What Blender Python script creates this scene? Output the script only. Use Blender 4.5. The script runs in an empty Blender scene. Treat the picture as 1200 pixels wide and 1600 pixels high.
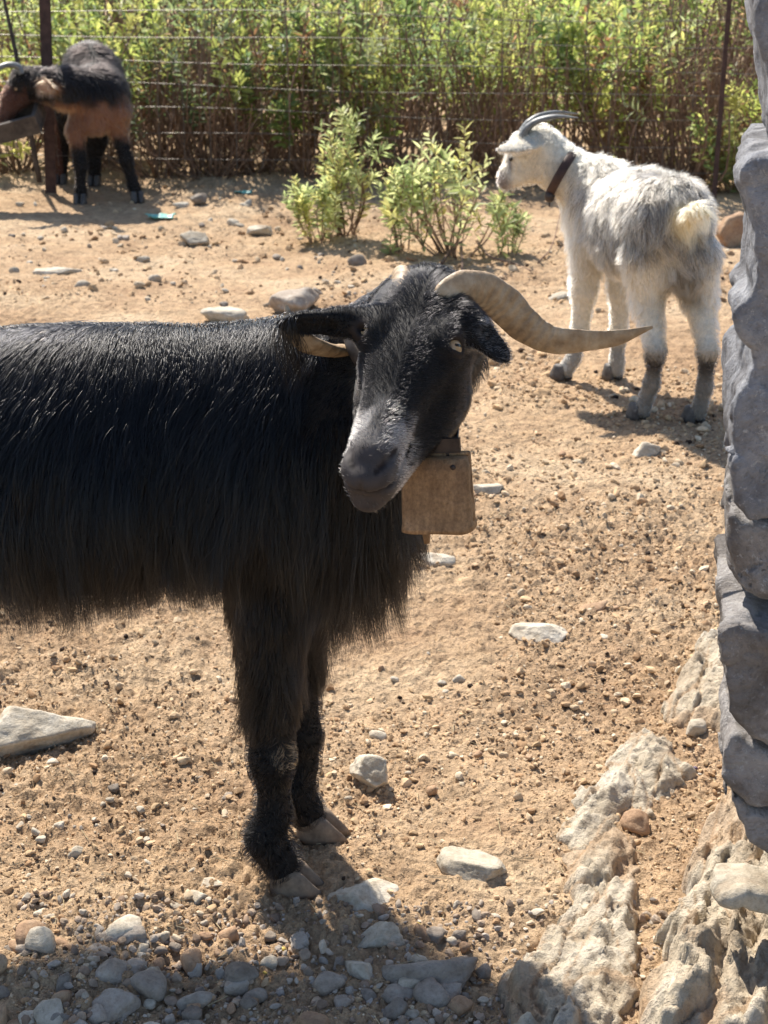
import bpy, math, random
import numpy as np
from mathutils import Vector, Matrix
random.seed(7)
rng = np.random.default_rng(7)
R = math.radians
SC = bpy.context.scene
COL = SC.collection

# ------------------------------------------------------------------ camera, sky, sun, exposure
FPX, PITCH, CAMZ = 2300.0, R(20.9), 1.25
cam = bpy.data.cameras.new("camera"); camo = bpy.data.objects.new("camera", cam); COL.objects.link(camo)
camo.location = (0, 0, CAMZ); camo.rotation_euler = (math.pi/2 - PITCH, 0, 0)
cam.sensor_fit = 'VERTICAL'; cam.sensor_height = 36; cam.lens = FPX/1600*36
cam.clip_start = 0.05; cam.clip_end = 600
cam.dof.use_dof = True; cam.dof.focus_distance = 1.85; cam.dof.aperture_fstop = 14
SC.camera = camo
SUN_EL, SUN_TRAVEL = R(49), np.array([0.42, -0.91])
world = bpy.data.worlds.new("World"); SC.world = world; world.use_nodes = True
wn = world.node_tree.nodes; bg = wn["Background"]
sky = wn.new("ShaderNodeTexSky"); sky.sky_type = 'NISHITA'; sky.sun_disc = False
sky.sun_elevation = SUN_EL
_sd = -SUN_TRAVEL/np.linalg.norm(SUN_TRAVEL)                 # horizontal direction towards the sun
sky.sun_rotation = math.atan2(_sd[0], _sd[1])
world.node_tree.links.new(sky.outputs[0], bg.inputs[0]); bg.inputs[1].default_value = 0.108
sun = bpy.data.lights.new("sun", 'SUN'); suno = bpy.data.objects.new("sun", sun); COL.objects.link(suno)
sun.energy = 5.0; sun.angle = R(0.53); sun.color = (1.0, 0.925, 0.82)
_dir = Vector((-_sd[0]*math.cos(SUN_EL), -_sd[1]*math.cos(SUN_EL), -math.sin(SUN_EL)))
suno.rotation_euler = _dir.to_track_quat('-Z', 'Y').to_euler(); suno.location = (-3, 6, 8)
SC.view_settings.view_transform = 'Standard'; SC.view_settings.look = 'None'
SC.view_settings.exposure = 0.9; SC.view_settings.gamma = 1
SC.cycles.max_bounces = 8; SC.cycles.transparent_max_bounces = 8

# ------------------------------------------------------------------ numeric helpers
CF = np.array([0, math.cos(PITCH), -math.sin(PITCH)]); CU = np.array([0, math.sin(PITCH), math.cos(PITCH)])
def ray(px, py):
    d = CF*FPX + np.array([1., 0, 0])*(px-600) - CU*(py-800)
    return d
def P(px, py, Y):
    d = ray(px, py); t = Y/d[1]
    return np.array([d[0]*t, Y, CAMZ + d[2]*t])
def nrm(a): return a/np.maximum(np.linalg.norm(a, axis=-1, keepdims=True), 1e-9)
def _hash(ix, iy, iz, s):
    h = (ix.astype(np.uint32)*np.uint32(374761393) + iy.astype(np.uint32)*np.uint32(668265263)
         + iz.astype(np.uint32)*np.uint32(2147483647) + np.uint32((s*974634777) & 0xffffffff))
    h = (h ^ (h >> np.uint32(13)))*np.uint32(1274126177); h ^= h >> np.uint32(16)
    h = h*np.uint32(2246822519); h ^= h >> np.uint32(15)
    return h.astype(np.float64)/4294967295.0*2-1
def vnoise(p, s=0):
    p = np.asarray(p, float); i = np.floor(p).astype(np.int64); f = p-i; f = f*f*f*(f*(f*6-15)+10)
    out = 0
    for dx in (0, 1):
        wx = f[..., 0] if dx else 1-f[..., 0]
        for dy in (0, 1):
            wy = f[..., 1] if dy else 1-f[..., 1]
            for dz in (0, 1):
                wz = f[..., 2] if dz else 1-f[..., 2]
                out = out + wx*wy*wz*_hash(i[..., 0]+dx, i[..., 1]+dy, i[..., 2]+dz, s)
    return out
_ROT = np.array([[.36, .48, -.8], [-.8, .6, 0], [.48, .64, .6]])
def fbm(p, o=4, s=0, lac=2.03, gain=.5):
    out = 0; a = 1.; p = np.asarray(p, float)
    for k in range(o):
        out = out + a*vnoise(p, s+k*17); p = (p @ _ROT.T)*lac; a *= gain
    return out
def xyz(x, y, z=0): return np.stack([x, y, np.broadcast_to(np.asarray(z, float), np.shape(x))], -1)
def sstep(a, b, x):
    t = np.clip((x-a)/(b-a), 0, 1); return t*t*(3-2*t)

# ------------------------------------------------------------------ object helpers
def mesh_np(name, V, F, mats, parent=None, smooth=True, mi=None):
    me = bpy.data.meshes.new(name); V = np.asarray(V, np.float32)
    if isinstance(F, np.ndarray):
        k = F.shape[1]; n = len(F)
        me.vertices.add(len(V)); me.vertices.foreach_set('co', V.ravel())
        me.loops.add(n*k); me.loops.foreach_set('vertex_index', F.astype(np.int32).ravel())
        me.polygons.add(n); me.polygons.foreach_set('loop_start', np.arange(0, n*k, k, dtype=np.int32))
        me.update(calc_edges=True); me.validate()
    else:
        me.from_pydata([tuple(map(float, v)) for v in V], [], [tuple(map(int, f)) for f in F]); me.update()
    for m in (mats if isinstance(mats, (list, tuple)) else [mats]): me.materials.append(m)
    me.polygons.foreach_set('use_smooth', np.full(len(me.polygons), bool(smooth)))
    if mi is not None: me.polygons.foreach_set('material_index', np.asarray(mi, np.int32))
    o = bpy.data.objects.new(name, me); COL.objects.link(o)
    if parent is not None: o.parent = parent
    return o
def tag(o, label=None, cat=None, group=None, kind=None):
    if label: o['label'] = label
    if cat: o['category'] = cat
    if group: o['group'] = group
    if kind: o['kind'] = kind
    return o
def thing(name, label, cat, group=None):
    o = bpy.data.objects.new(name, None); COL.objects.link(o); o.empty_display_size = .1
    return tag(o, label, cat, group)
def settle(root, loc):
    """move the Empty of a thing to its base, keeping its parts (built in world space) where they stand"""
    loc = Vector([float(v) for v in loc]); root.location = loc
    for c in root.children:
        if c.type != 'EMPTY': c.location = c.location - loc
def col_attr(o, name, cols, domain='POINT'):
    a = o.data.attributes.new(name, 'FLOAT_COLOR', domain)
    c = np.ones((len(cols), 4), np.float32); c[:, :3] = cols; a.data.foreach_set('color', c.ravel())
class MB:
    def __init__(s): s.V = []; s.F = []
    def add(s, V, F):
        b = len(s.V); s.V += [tuple(v) for v in V]; s.F += [tuple(i+b for i in f) for f in F]
    def box(s, c, h, rot=None):
        c = np.array(c, float); out = []
        for sx in (-1, 1):
            for sy in (-1, 1):
                for sz in (-1, 1):
                    v = np.array([sx*h[0], sy*h[1], sz*h[2]])
                    if rot is not None: v = rot @ v
                    out.append(c+v)
        s.add(out, [(0, 1, 3, 2), (4, 6, 7, 5), (0, 4, 5, 1), (2, 3, 7, 6), (0, 2, 6, 4), (1, 5, 7, 3)])
    def tube(s, pts, rad, n=8, cap=True):
        V, F = sweep(pts, rad, n, cap=cap); s.add(V, F)
    def build(s, name, mat, parent=None, smooth=False): return mesh_np(name, s.V, s.F, mat, parent, smooth)
def sweep(pts, rad, n=8, cap=True, flat=None, twist=None, up=(0, 0, 1), keel=0):
    """tube through pts; flat = ratio of the second axis, twist = angle along the tube"""
    pts = np.asarray(pts, float); m = len(pts); rad = np.broadcast_to(np.asarray(rad, float), (m,))
    T = nrm(np.gradient(pts, axis=0)); V = []; F = []
    a = np.array(up, float); a = a - T[0]*a.dot(T[0])
    if np.linalg.norm(a) < 1e-3: a = np.array([1., 0, 0]) - T[0]*T[0][0]
    a = a/np.linalg.norm(a)
    for i in range(m):
        a = a - T[i]*a.dot(T[i]); a = a/np.linalg.norm(a); b = np.cross(T[i], a)
        tw = 0 if twist is None else twist[i]; fl = 1 if flat is None else flat[i]
        for k in range(n):
            th = 2*math.pi*k/n; kk = 1+keel*(max(math.cos(th), 0)**8+.6*max(-math.cos(th), 0)**8); u = math.cos(th)*rad[i]*kk; w = math.sin(th)*rad[i]*fl
            u, w = u*math.cos(tw)-w*math.sin(tw), u*math.sin(tw)+w*math.cos(tw)
            V.append(pts[i]+a*u+b*w)
    for i in range(m-1):
        for k in range(n):
            F.append((i*n+k, i*n+(k+1) % n, (i+1)*n+(k+1) % n, (i+1)*n+k))
    if cap: F += [tuple(range(n-1, -1, -1)), tuple((m-1)*n+k for k in range(n))]
    return V, F
def crom(pts, n):
    pts = np.asarray(pts, float); q = np.vstack([2*pts[0]-pts[1], pts, 2*pts[-1]-pts[-2]])
    out = []; m = len(pts)-1
    for t in np.linspace(0, m, n):
        i = min(int(t), m-1); f = t-i; a, b, c, d = q[i:i+4]
        out.append(.5*(2*b+(c-a)*f+(2*a-5*b+4*c-d)*f*f+(3*b-a-3*c+d)*f**3))
    return np.array(out)

# ------------------------------------------------------------------ materials
def newmat(name):
    m = bpy.data.materials.new(name); m.use_nodes = True; nt = m.node_tree
    return m, nt, nt.nodes, nt.links, nt.nodes["Principled BSDF"]
def nz(nt, scale, detail=6, rough=.6, coord=None, dist=0):
    n = nt.nodes.new("ShaderNodeTexNoise"); n.inputs["Scale"].default_value = scale; n.inputs["Detail"].default_value = detail
    n.inputs["Roughness"].default_value = rough; n.inputs["Distortion"].default_value = dist
    if coord is not None: nt.links.new(coord, n.inputs["Vector"])
    return n
def ramp(nt, fac, stops):
    r = nt.nodes.new("ShaderNodeValToRGB"); e = r.color_ramp.elements
    while len(e) < len(stops): e.new(.5)
    for x, (p, c) in zip(e, stops):
        x.position = p; x.color = (*c, 1) if len(c) == 3 else c
    nt.links.new(fac, r.inputs[0]); return r
def mixc(nt, fac, a, b, mode='MIX'):
    m = nt.nodes.new("ShaderNodeMix"); m.data_type = 'RGBA'; m.blend_type = mode
    for s, v in ((m.inputs[0], fac), (m.inputs[6], a), (m.inputs[7], b)):
        if hasattr(v, 'is_linked'): nt.links.new(v, s)
        elif isinstance(v, (int, float)): s.default_value = v
        else: s.default_value = (*v, 1)
    return m.outputs[2]
def bump(nt, h, strength, dist, prev=None):
    b = nt.nodes.new("ShaderNodeBump"); b.inputs["Strength"].default_value = strength; b.inputs["Distance"].default_value = dist
    nt.links.new(h, b.inputs["Height"])
    if prev is not None: nt.links.new(prev, b.inputs["Normal"])
    return b.outputs[0]
def mat_simple(name, c1, c2, scale, rough=.8, bs=.3, bd=.002, metallic=0, detail=6, spec=.3):
    m, nt, N, L, B = newmat(name); tc = N.new("ShaderNodeTexCoord")
    n = nz(nt, scale, detail, .62, tc.outputs["Object"])
    r = ramp(nt, n.outputs[0], [(.32, c1), (.68, c2)]); L.new(r.outputs[0], B.inputs["Base Color"])
    B.inputs["Roughness"].default_value = rough; B.inputs["Metallic"].default_value = metallic
    B.inputs["Specular IOR Level"].default_value = spec
    L.new(bump(nt, n.outputs[0], bs, bd), B.inputs["Normal"]); return m
def mat_dirt():
    m, nt, N, L, B = newmat("dirt"); g = N.new("ShaderNodeNewGeometry"); pos = g.outputs["Position"]
    n1 = nz(nt, 1.6, 5, .6, pos); n2 = nz(nt, 22, 7, .7, pos); n3 = nz(nt, 150, 5, .7, pos); n4 = nz(nt, 6, 6, .65, pos, .4)
    c = ramp(nt, n1.outputs[0], [(.35, (.39, .262, .158)), (.52, (.50, .356, .224)), (.68, (.58, .445, .298))])
    c2 = ramp(nt, n2.outputs[0], [(.3, (.50, .47, .44)), (.5, (.97, .97, .97)), (.72, (1.28, 1.25, 1.18))])
    x = mixc(nt, .8, c.outputs[0], c2.outputs[0], 'MULTIPLY')
    c3 = ramp(nt, n3.outputs[0], [(.3, (.62, .6, .58)), (.5, (1, 1, 1)), (.7, (1.3, 1.28, 1.2))])
    x = mixc(nt, .75, x, c3.outputs[0], 'MULTIPLY')
    r = ramp(nt, n4.outputs[0], [(.5, (0, 0, 0)), (.75, (1, 1, 1))])
    f = N.new("ShaderNodeMath"); f.operation = 'MULTIPLY'; L.new(r.outputs[0], f.inputs[0]); f.inputs[1].default_value = .45
    x = mixc(nt, f.outputs[0], x, (.36, .215, .125))
    L.new(x, B.inputs["Base Color"]); B.inputs["Roughness"].default_value = .95; B.inputs["Specular IOR Level"].default_value = .15
    vo = N.new("ShaderNodeTexVoronoi"); vo.inputs["Scale"].default_value = 55; vo.inputs["Detail"].default_value = 3; L.new(pos, vo.inputs["Vector"])
    b1 = bump(nt, n3.outputs[0], 1, .006); b3 = bump(nt, vo.outputs["Distance"], .7, .009, b1); b2 = bump(nt, n2.outputs[0], .7, .016, b3); L.new(b2, B.inputs["Normal"])
    return m
def mat_rock(name, base, dark, pale, scale=9, tintvar=.25, lichen=None, bd=.008):
    m, nt, N, L, B = newmat(name); tc = N.new("ShaderNodeTexCoord"); oi = N.new("ShaderNodeObjectInfo")
    pos = N.new("ShaderNodeNewGeometry").outputs["Position"]
    n1 = nz(nt, scale, 8, .65, pos, .6); n2 = nz(nt, scale*7, 7, .7, pos); n3 = nz(nt, scale*22, 4, .6, pos)
    c = ramp(nt, n1.outputs[0], [(.28, dark), (.48, base), (.72, pale)])
    c2 = ramp(nt, n2.outputs[0], [(.3, (.6, .58, .55)), (.5, (1, 1, 1)), (.7, (1.22, 1.22, 1.2))])
    x = mixc(nt, .7, c.outputs[0], c2.outputs[0], 'MULTIPLY')
    hs = N.new("ShaderNodeHueSaturation"); L.new(x, hs.inputs["Color"])
    mr = N.new("ShaderNodeMapRange"); L.new(oi.outputs["Random"], mr.inputs[0]); mr.inputs[3].default_value = 1-tintvar; mr.inputs[4].default_value = 1+tintvar
    L.new(mr.outputs[0], hs.inputs["Value"]); x = hs.outputs[0]
    if lichen:
        n4 = nz(nt, scale*1.7, 7, .7, pos, .8); r = ramp(nt, n4.outputs[0], [(.6, (0, 0, 0)), (.68, (1, 1, 1))])
        f = N.new("ShaderNodeMath"); f.operation = 'MULTIPLY'; L.new(r.outputs[0], f.inputs[0]); f.inputs[1].default_value = .5
        x = mixc(nt, f.outputs[0], x, lichen)
        n6 = nz(nt, scale*9, 5, .75, pos, .5); r2 = ramp(nt, n6.outputs[0], [(.58, (0, 0, 0)), (.64, (.75, .75, .75))]); x = mixc(nt, r2.outputs[0], x, (.42, .42, .42))
        n7 = nz(nt, scale*.45, 4, .6, pos, .3); r3 = ramp(nt, n7.outputs[0], [(.38, (.58, .55, .53)), (.62, (1.3, 1.3, 1.33))]); x = mixc(nt, .8, x, r3.outputs[0], 'MULTIPLY')
    if name.startswith("bedrock"):
        at = N.new("ShaderNodeAttribute"); at.attribute_name = "soil"; x = mixc(nt, at.outputs["Fac"], x, mixc(nt, n2.outputs[0], (.36, .23, .13), (.50, .36, .235)))
    L.new(x, B.inputs["Base Color"]); B.inputs["Roughness"].default_value = .9; B.inputs["Specular IOR Level"].default_value = .25
    b1 = bump(nt, n3.outputs[0], .6, bd*.3); b2 = bump(nt, n2.outputs[0], .7, bd, b1); L.new(bump(nt, n1.outputs[0], .5, bd*3, b2), B.inputs["Normal"])
    return m
def mat_hair(name, rough=.32, rrough=.5, coat=0.0, ior=1.5):
    m = bpy.data.materials.new(name); m.use_nodes = True; nt = m.node_tree; nt.nodes.clear()
    o = nt.nodes.new("ShaderNodeOutputMaterial"); h = nt.nodes.new("ShaderNodeBsdfHairPrincipled")
    h.model = 'CHIANG'; h.parametrization = 'COLOR'; a = nt.nodes.new("ShaderNodeAttribute"); a.attribute_name = "tint"
    nt.links.new(a.outputs["Color"], h.inputs["Color"]); h.inputs["Roughness"].default_value = rough
    h.inputs["Radial Roughness"].default_value = rrough; h.inputs["Coat"].default_value = coat
    h.inputs["Random Roughness"].default_value = .2; h.inputs["IOR"].default_value = ior
    nt.links.new(h.outputs[0], o.inputs[0]); return m
def mat_attr(name, rough=.8, spec=.25, var=.25, scale=60):
    m, nt, N, L, B = newmat(name); a = N.new("ShaderNodeAttribute"); a.attribute_name = "tint"
    tc = N.new("ShaderNodeTexCoord"); n = nz(nt, scale, 5, .6, tc.outputs["Object"])
    r = ramp(nt, n.outputs[0], [(.3, (1-var,)*3), (.7, (1+var,)*3)])
    L.new(mixc(nt, 1, a.outputs["Color"], r.outputs[0], 'MULTIPLY'), B.inputs["Base Color"])
    B.inputs["Roughness"].default_value = rough; B.inputs["Specular IOR Level"].default_value = spec
    L.new(bump(nt, n.outputs[0], .3, .002), B.inputs["Normal"]); return m
def mat_leaf(name):
    m, nt, N, L, B = newmat(name); a = N.new("ShaderNodeAttribute"); a.attribute_name = "tint"
    oi = N.new("ShaderNodeObjectInfo"); hs = N.new("ShaderNodeHueSaturation"); L.new(a.outputs["Color"], hs.inputs["Color"])
    mr = N.new("ShaderNodeMapRange"); L.new(oi.outputs["Random"], mr.inputs[0]); mr.inputs[3].default_value = .75; mr.inputs[4].default_value = 1.2
    L.new(mr.outputs[0], hs.inputs["Value"])
    L.new(hs.outputs[0], B.inputs["Base Color"]); B.inputs["Roughness"].default_value = .5; B.inputs["Specular IOR Level"].default_value = .3
    t = N.new("ShaderNodeBsdfTranslucent"); hs2 = N.new("ShaderNodeHueSaturation"); L.new(hs.outputs[0], hs2.inputs["Color"])
    hs2.inputs["Hue"].default_value = .49; hs2.inputs["Value"].default_value = 1.9; L.new(hs2.outputs[0], t.inputs["Color"])
    mx = N.new("ShaderNodeMixShader"); mx.inputs[0].default_value = .5
    L.new(B.outputs[0], mx.inputs[1]); L.new(t.outputs[0], mx.inputs[2]); L.new(mx.outputs[0], N["Material Output"].inputs[0])
    return m
def mat_horn():
    m, nt, N, L, B = newmat("horn_keratin"); tc = N.new("ShaderNodeTexCoord"); at = N.new("ShaderNodeAttribute"); at.attribute_name = "tint"
    n = nz(nt, 45, 7, .65, tc.outputs["Object"]); sx = N.new("ShaderNodeSeparateColor"); L.new(at.outputs["Color"], sx.inputs[0])
    mu = N.new("ShaderNodeMath"); mu.operation = 'MULTIPLY_ADD'; L.new(sx.outputs[0], mu.inputs[0]); mu.inputs[1].default_value = 150; n5 = nz(nt, 18, 4, .6, tc.outputs["Object"]); m8 = N.new("ShaderNodeMath"); m8.operation = 'MULTIPLY'; L.new(n5.outputs[0], m8.inputs[0]); m8.inputs[1].default_value = 14; L.new(m8.outputs[0], mu.inputs[2])
    si = N.new("ShaderNodeMath"); si.operation = 'SINE'; L.new(mu.outputs[0], si.inputs[0])
    r = ramp(nt, n.outputs[0], [(.3, (.22, .14, .075)), (.5, (.38, .27, .16)), (.7, (.52, .41, .28))])
    rr = N.new("ShaderNodeMapRange"); L.new(si.outputs[0], rr.inputs[0]); rr.inputs[1].default_value = -1; rr.inputs[3].default_value = .955; rr.inputs[4].default_value = 1.02
    L.new(mixc(nt, 1, r.outputs[0], rr.outputs[0], 'MULTIPLY'), B.inputs["Base Color"]); B.inputs["Roughness"].default_value = .55
    b1 = bump(nt, si.outputs[0], .4, .0018); L.new(bump(nt, n.outputs[0], .4, .003, b1), B.inputs["Normal"]); return m
def mat_bell():
    m, nt, N, L, B = newmat("rusty_sheet_metal"); tc = N.new("ShaderNodeTexCoord"); o = tc.outputs["Object"]
    mp = N.new("ShaderNodeMapping"); L.new(o, mp.inputs["Vector"]); mp.inputs["Scale"].default_value = (1, 1, .22)
    a = nz(nt, 30, 6, .65, o, .4); b = nz(nt, 260, 6, .7, o); c = nz(nt, 190, 5, .6, mp.outputs[0], .3)
    x = ramp(nt, a.outputs[0], [(.32, (.20, .115, .055)), (.55, (.27, .165, .085)), (.72, (.33, .215, .125))]).outputs[0]
    x = mixc(nt, .7, x, ramp(nt, b.outputs[0], [(.32, (.55, .5, .45)), (.5, (1, 1, 1)), (.68, (1.4, 1.4, 1.35))]).outputs[0], 'MULTIPLY')
    x = mixc(nt, .6, x, ramp(nt, c.outputs[0], [(.36, (.6, .55, .5)), (.55, (1, 1, 1)), (.7, (1.35, 1.35, 1.3))]).outputs[0], 'MULTIPLY')
    L.new(x, B.inputs["Base Color"]); B.inputs["Roughness"].default_value = .6; B.inputs["Specular IOR Level"].default_value = .4
    b1 = bump(nt, b.outputs[0], .5, .0015); b2 = bump(nt, c.outputs[0], .4, .002, b1); L.new(bump(nt, a.outputs[0], .5, .006, b2), B.inputs["Normal"]); return m
M = dict(
    dirt=mat_dirt(),
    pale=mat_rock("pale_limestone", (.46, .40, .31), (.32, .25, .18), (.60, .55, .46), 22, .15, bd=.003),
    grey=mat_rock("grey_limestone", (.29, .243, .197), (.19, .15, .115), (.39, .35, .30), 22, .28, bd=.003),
    bedrock=mat_rock("bedrock_limestone", (.52, .445, .335), (.33, .25, .17), (.66, .60, .50), 7, .05, bd=.02),
    redrock=mat_rock("reddish_stone", (.36, .23, .14), (.24, .15, .1), (.45, .33, .22), 20, .1, bd=.003),
    wall=mat_rock("weathered_wall_stone", (.25, .258, .275), (.15, .14, .138), (.37, .375, .395), 13, .14, lichen=(.34, .31, .27), bd=.014),
    wallbrown=mat_rock("brown_stained_wall_stone", (.235, .222, .212), (.14, .118, .10), (.35, .338, .325), 14, .16, lichen=(.36, .33, .28), bd=.014),
    gravel=mat_attr("gravel_mix", .95, .15, .25, 90),
    black_hair=mat_hair("black_coat_hair", .2, .32, .0, 1.43), pale_hair=mat_hair("pale_coat_hair", .45, .7), dark_hair=mat_hair("brown_coat_hair", .4, .6),
    skin=mat_attr("goat_skin", .75, .3, .2, 70),
    horn=mat_horn(),
    greyhorn=mat_simple("grey_horn", (.09, .095, .095), (.2, .205, .2), 40, .45, .3, .002),
    hoof=mat_simple("hoof_horn", (.13, .095, .07), (.28, .21, .145), 60, .6, .4, .002),
    darkhoof=mat_simple("dark_hoof", (.05, .045, .045), (.12, .11, .1), 60, .6, .4, .002),
    iris=mat_simple("amber_iris", (.32, .2, .09), (.5, .35, .2), 90, .15, .05, .001, spec=.6),
    pupil=mat_simple("dark_pupil", (.004, .004, .004), (.01, .009, .008), 30, .1, 0, .001, spec=.6),
    bell=mat_bell(),
    belldark=mat_simple("dark_old_metal", (.03, .025, .022), (.09, .07, .06), 40, .5, .4, .002, .5),
    leather=mat_simple("worn_leather", (.03, .015, .012), (.075, .04, .03), 50, .6, .4, .002),
    post=mat_simple("rusty_post_iron", (.035, .02, .018), (.085, .05, .042), 25, .75, .4, .003),
    wire=mat_simple("galvanised_wire", (.07, .06, .055), (.26, .24, .21), 60, .5, .2, .001, .6),
    wood=mat_simple("dark_weathered_wood", (.035, .028, .025), (.11, .09, .075), 20, .85, .5, .004),
    stem=mat_simple("woody_stem", (.13, .075, .05), (.30, .20, .135), 30, .85, .5, .003),
    leaf=mat_leaf("shrub_leaf"),
    plastic=mat_simple("faded_teal_plastic", (.12, .42, .36), (.25, .55, .47), 20, .4, .3, .003),
    straw=mat_simple("dry_straw", (.42, .33, .18), (.6, .5, .32), 30, .7, .1, .001),
    yellow=mat_simple("yellow_kernel", (.5, .34, .06), (.65, .48, .12), 60, .5, .2, .001),
    purple=mat_simple("dark_purple_olive", (.05, .03, .06), (.1, .06, .12), 60, .35, .2, .001),
    olive=mat_simple("pale_olive", (.4, .36, .3), (.5, .46, .38), 60, .4, .2, .001),
)

# ------------------------------------------------------------------ ground
def gh_low(x, y):
    x = np.asarray(x, float); y = np.asarray(y, float); p = xyz(x, y)
    z = .014*fbm(p*1.1+3, 2, 5)
    z = z + .06*sstep(.28, .75, x)*sstep(2.9, 1.9, y)
    z = z + .02*sstep(7.5, 9.5, y)
    return z
def gh(x, y):
    x = np.asarray(x, float); y = np.asarray(y, float); p = xyz(x, y)
    rough = .55+.45*sstep(-.25, .35, vnoise(p*1.3+9, 3))
    rough = rough*(1-.45*np.exp(-((x-.2)/.28)**2-((y-1.75)/.5)**2))
    z = gh_low(x, y) + .010*fbm(p*5, 2, 11)
    b = np.abs(vnoise(p*16, 21)); z = z + rough*.010*(b-.3)
    b = np.abs(vnoise((p @ _ROT.T)*38, 23)); z = z + rough*.0115*(b-.3)
    b = np.abs(vnoise(p*85+4, 29)); z = z + rough*.0085*(b-.3)
    z = z + rough*.0045*vnoise((p @ _ROT.T)*190, 31)
    return z
def G(px, py):
    """where the sight line through a pixel meets the ground"""
    d = ray(px, py); z = 0.
    for _ in range(8):
        t = (z-CAMZ)/d[2]; z = float(gh_low(d[0]*t, d[1]*t))
    return np.array([d[0]*t, d[1]*t, z])
ys = np.concatenate([[-8, -4, -2, -1, 0, .4, .7, .9], np.exp(np.arange(math.log(1.02), math.log(11), .0027)), np.geomspace(11.2, 300, 60)])
s = np.concatenate([-np.geomspace(4, .345, 26)[:-1], np.linspace(-.34, .34, 430), np.geomspace(.345, 4, 26)[1:]])
YY, SS = np.meshgrid(ys, s, indexing='ij'); XX = SS*np.maximum(YY, 1.2)
XX = np.where(YY < 1, SS*3.0, XX)
ZZ = gh(XX.ravel(), YY.ravel()).reshape(XX.shape)
ny, nx = XX.shape; idx = np.arange(ny*nx).reshape(ny, nx)
F = np.stack([idx[:-1, :-1], idx[:-1, 1:], idx[1:, 1:], idx[1:, :-1]], -1).reshape(-1, 4)
ground = mesh_np("ground", np.stack([XX, YY, ZZ], -1).reshape(-1, 3), F, M['dirt']); tag(ground, kind='structure')

# ------------------------------------------------------------------ rocks
import bmesh
_ico = {}
def ico(sub):
    if sub not in _ico:
        bm = bmesh.new(); bmesh.ops.create_icosphere(bm, subdivisions=sub, radius=1); bm.verts.ensure_lookup_table()
        _ico[sub] = (np.array([v.co[:] for v in bm.verts]), np.array([[v.index for v in f.verts] for f in bm.faces])); bm.free()
    return _ico[sub]
def rock_shape(seed, sub=4, planes=14, soft=14., rough=.06, dims=(1, .75, .5)):
    r = np.random.default_rng(seed); D, F = ico(sub)
    n = nrm(r.normal(size=(planes, 3))); h = r.uniform(.62, 1.0, planes)
    dots = np.maximum(D @ n.T, 1e-3)/h                      # 1/radius of each plane
    rad = 1/(np.sum(dots**soft, 1)**(1/soft)); rad = np.minimum(rad, 1.35)
    V = D*rad[:, None]
    if rough:
        V = V*(1+rough*fbm(V*2.2+seed*3.1, 4 if sub > 2 else 2, seed % 97)[:, None])
        if sub > 3: V = V*(1+rough*.35*np.abs(fbm(V*7+seed, 3, seed % 89))[:, None])
    return V*np.array(dims), F
PROTO = {}
def stone(name, loc, size, seed, mat, rot=None, dims=(1, .75, .5), sink=.3, sub=4, label=None, cat='stone', group=None, proto=None, planes=14, soft=14.):
    if proto is not None and proto in PROTO:
        o = bpy.data.objects.new(name, PROTO[proto]); COL.objects.link(o)
    else:
        V, F = rock_shape(seed, sub, planes, soft, .06, dims); o = mesh_np(name, V, F, mat)
        if proto is not None: PROTO[proto] = o.data
    rz = random.uniform(0, 6.28) if rot is None else rot
    o.rotation_euler = (random.uniform(-.15, .15), random.uniform(-.15, .15), rz)
    o.scale = (size,)*3
    o.location = (loc[0], loc[1], float(gh_low(loc[0], loc[1])) + size*dims[2]*(1-2*sink)*.75)
    return tag(o, label, cat, group)
def pxm(Y, py):
    """pixels per metre at a ground point"""
    return FPX/(Y*math.cos(PITCH)+CAMZ*math.sin(PITCH))
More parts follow.
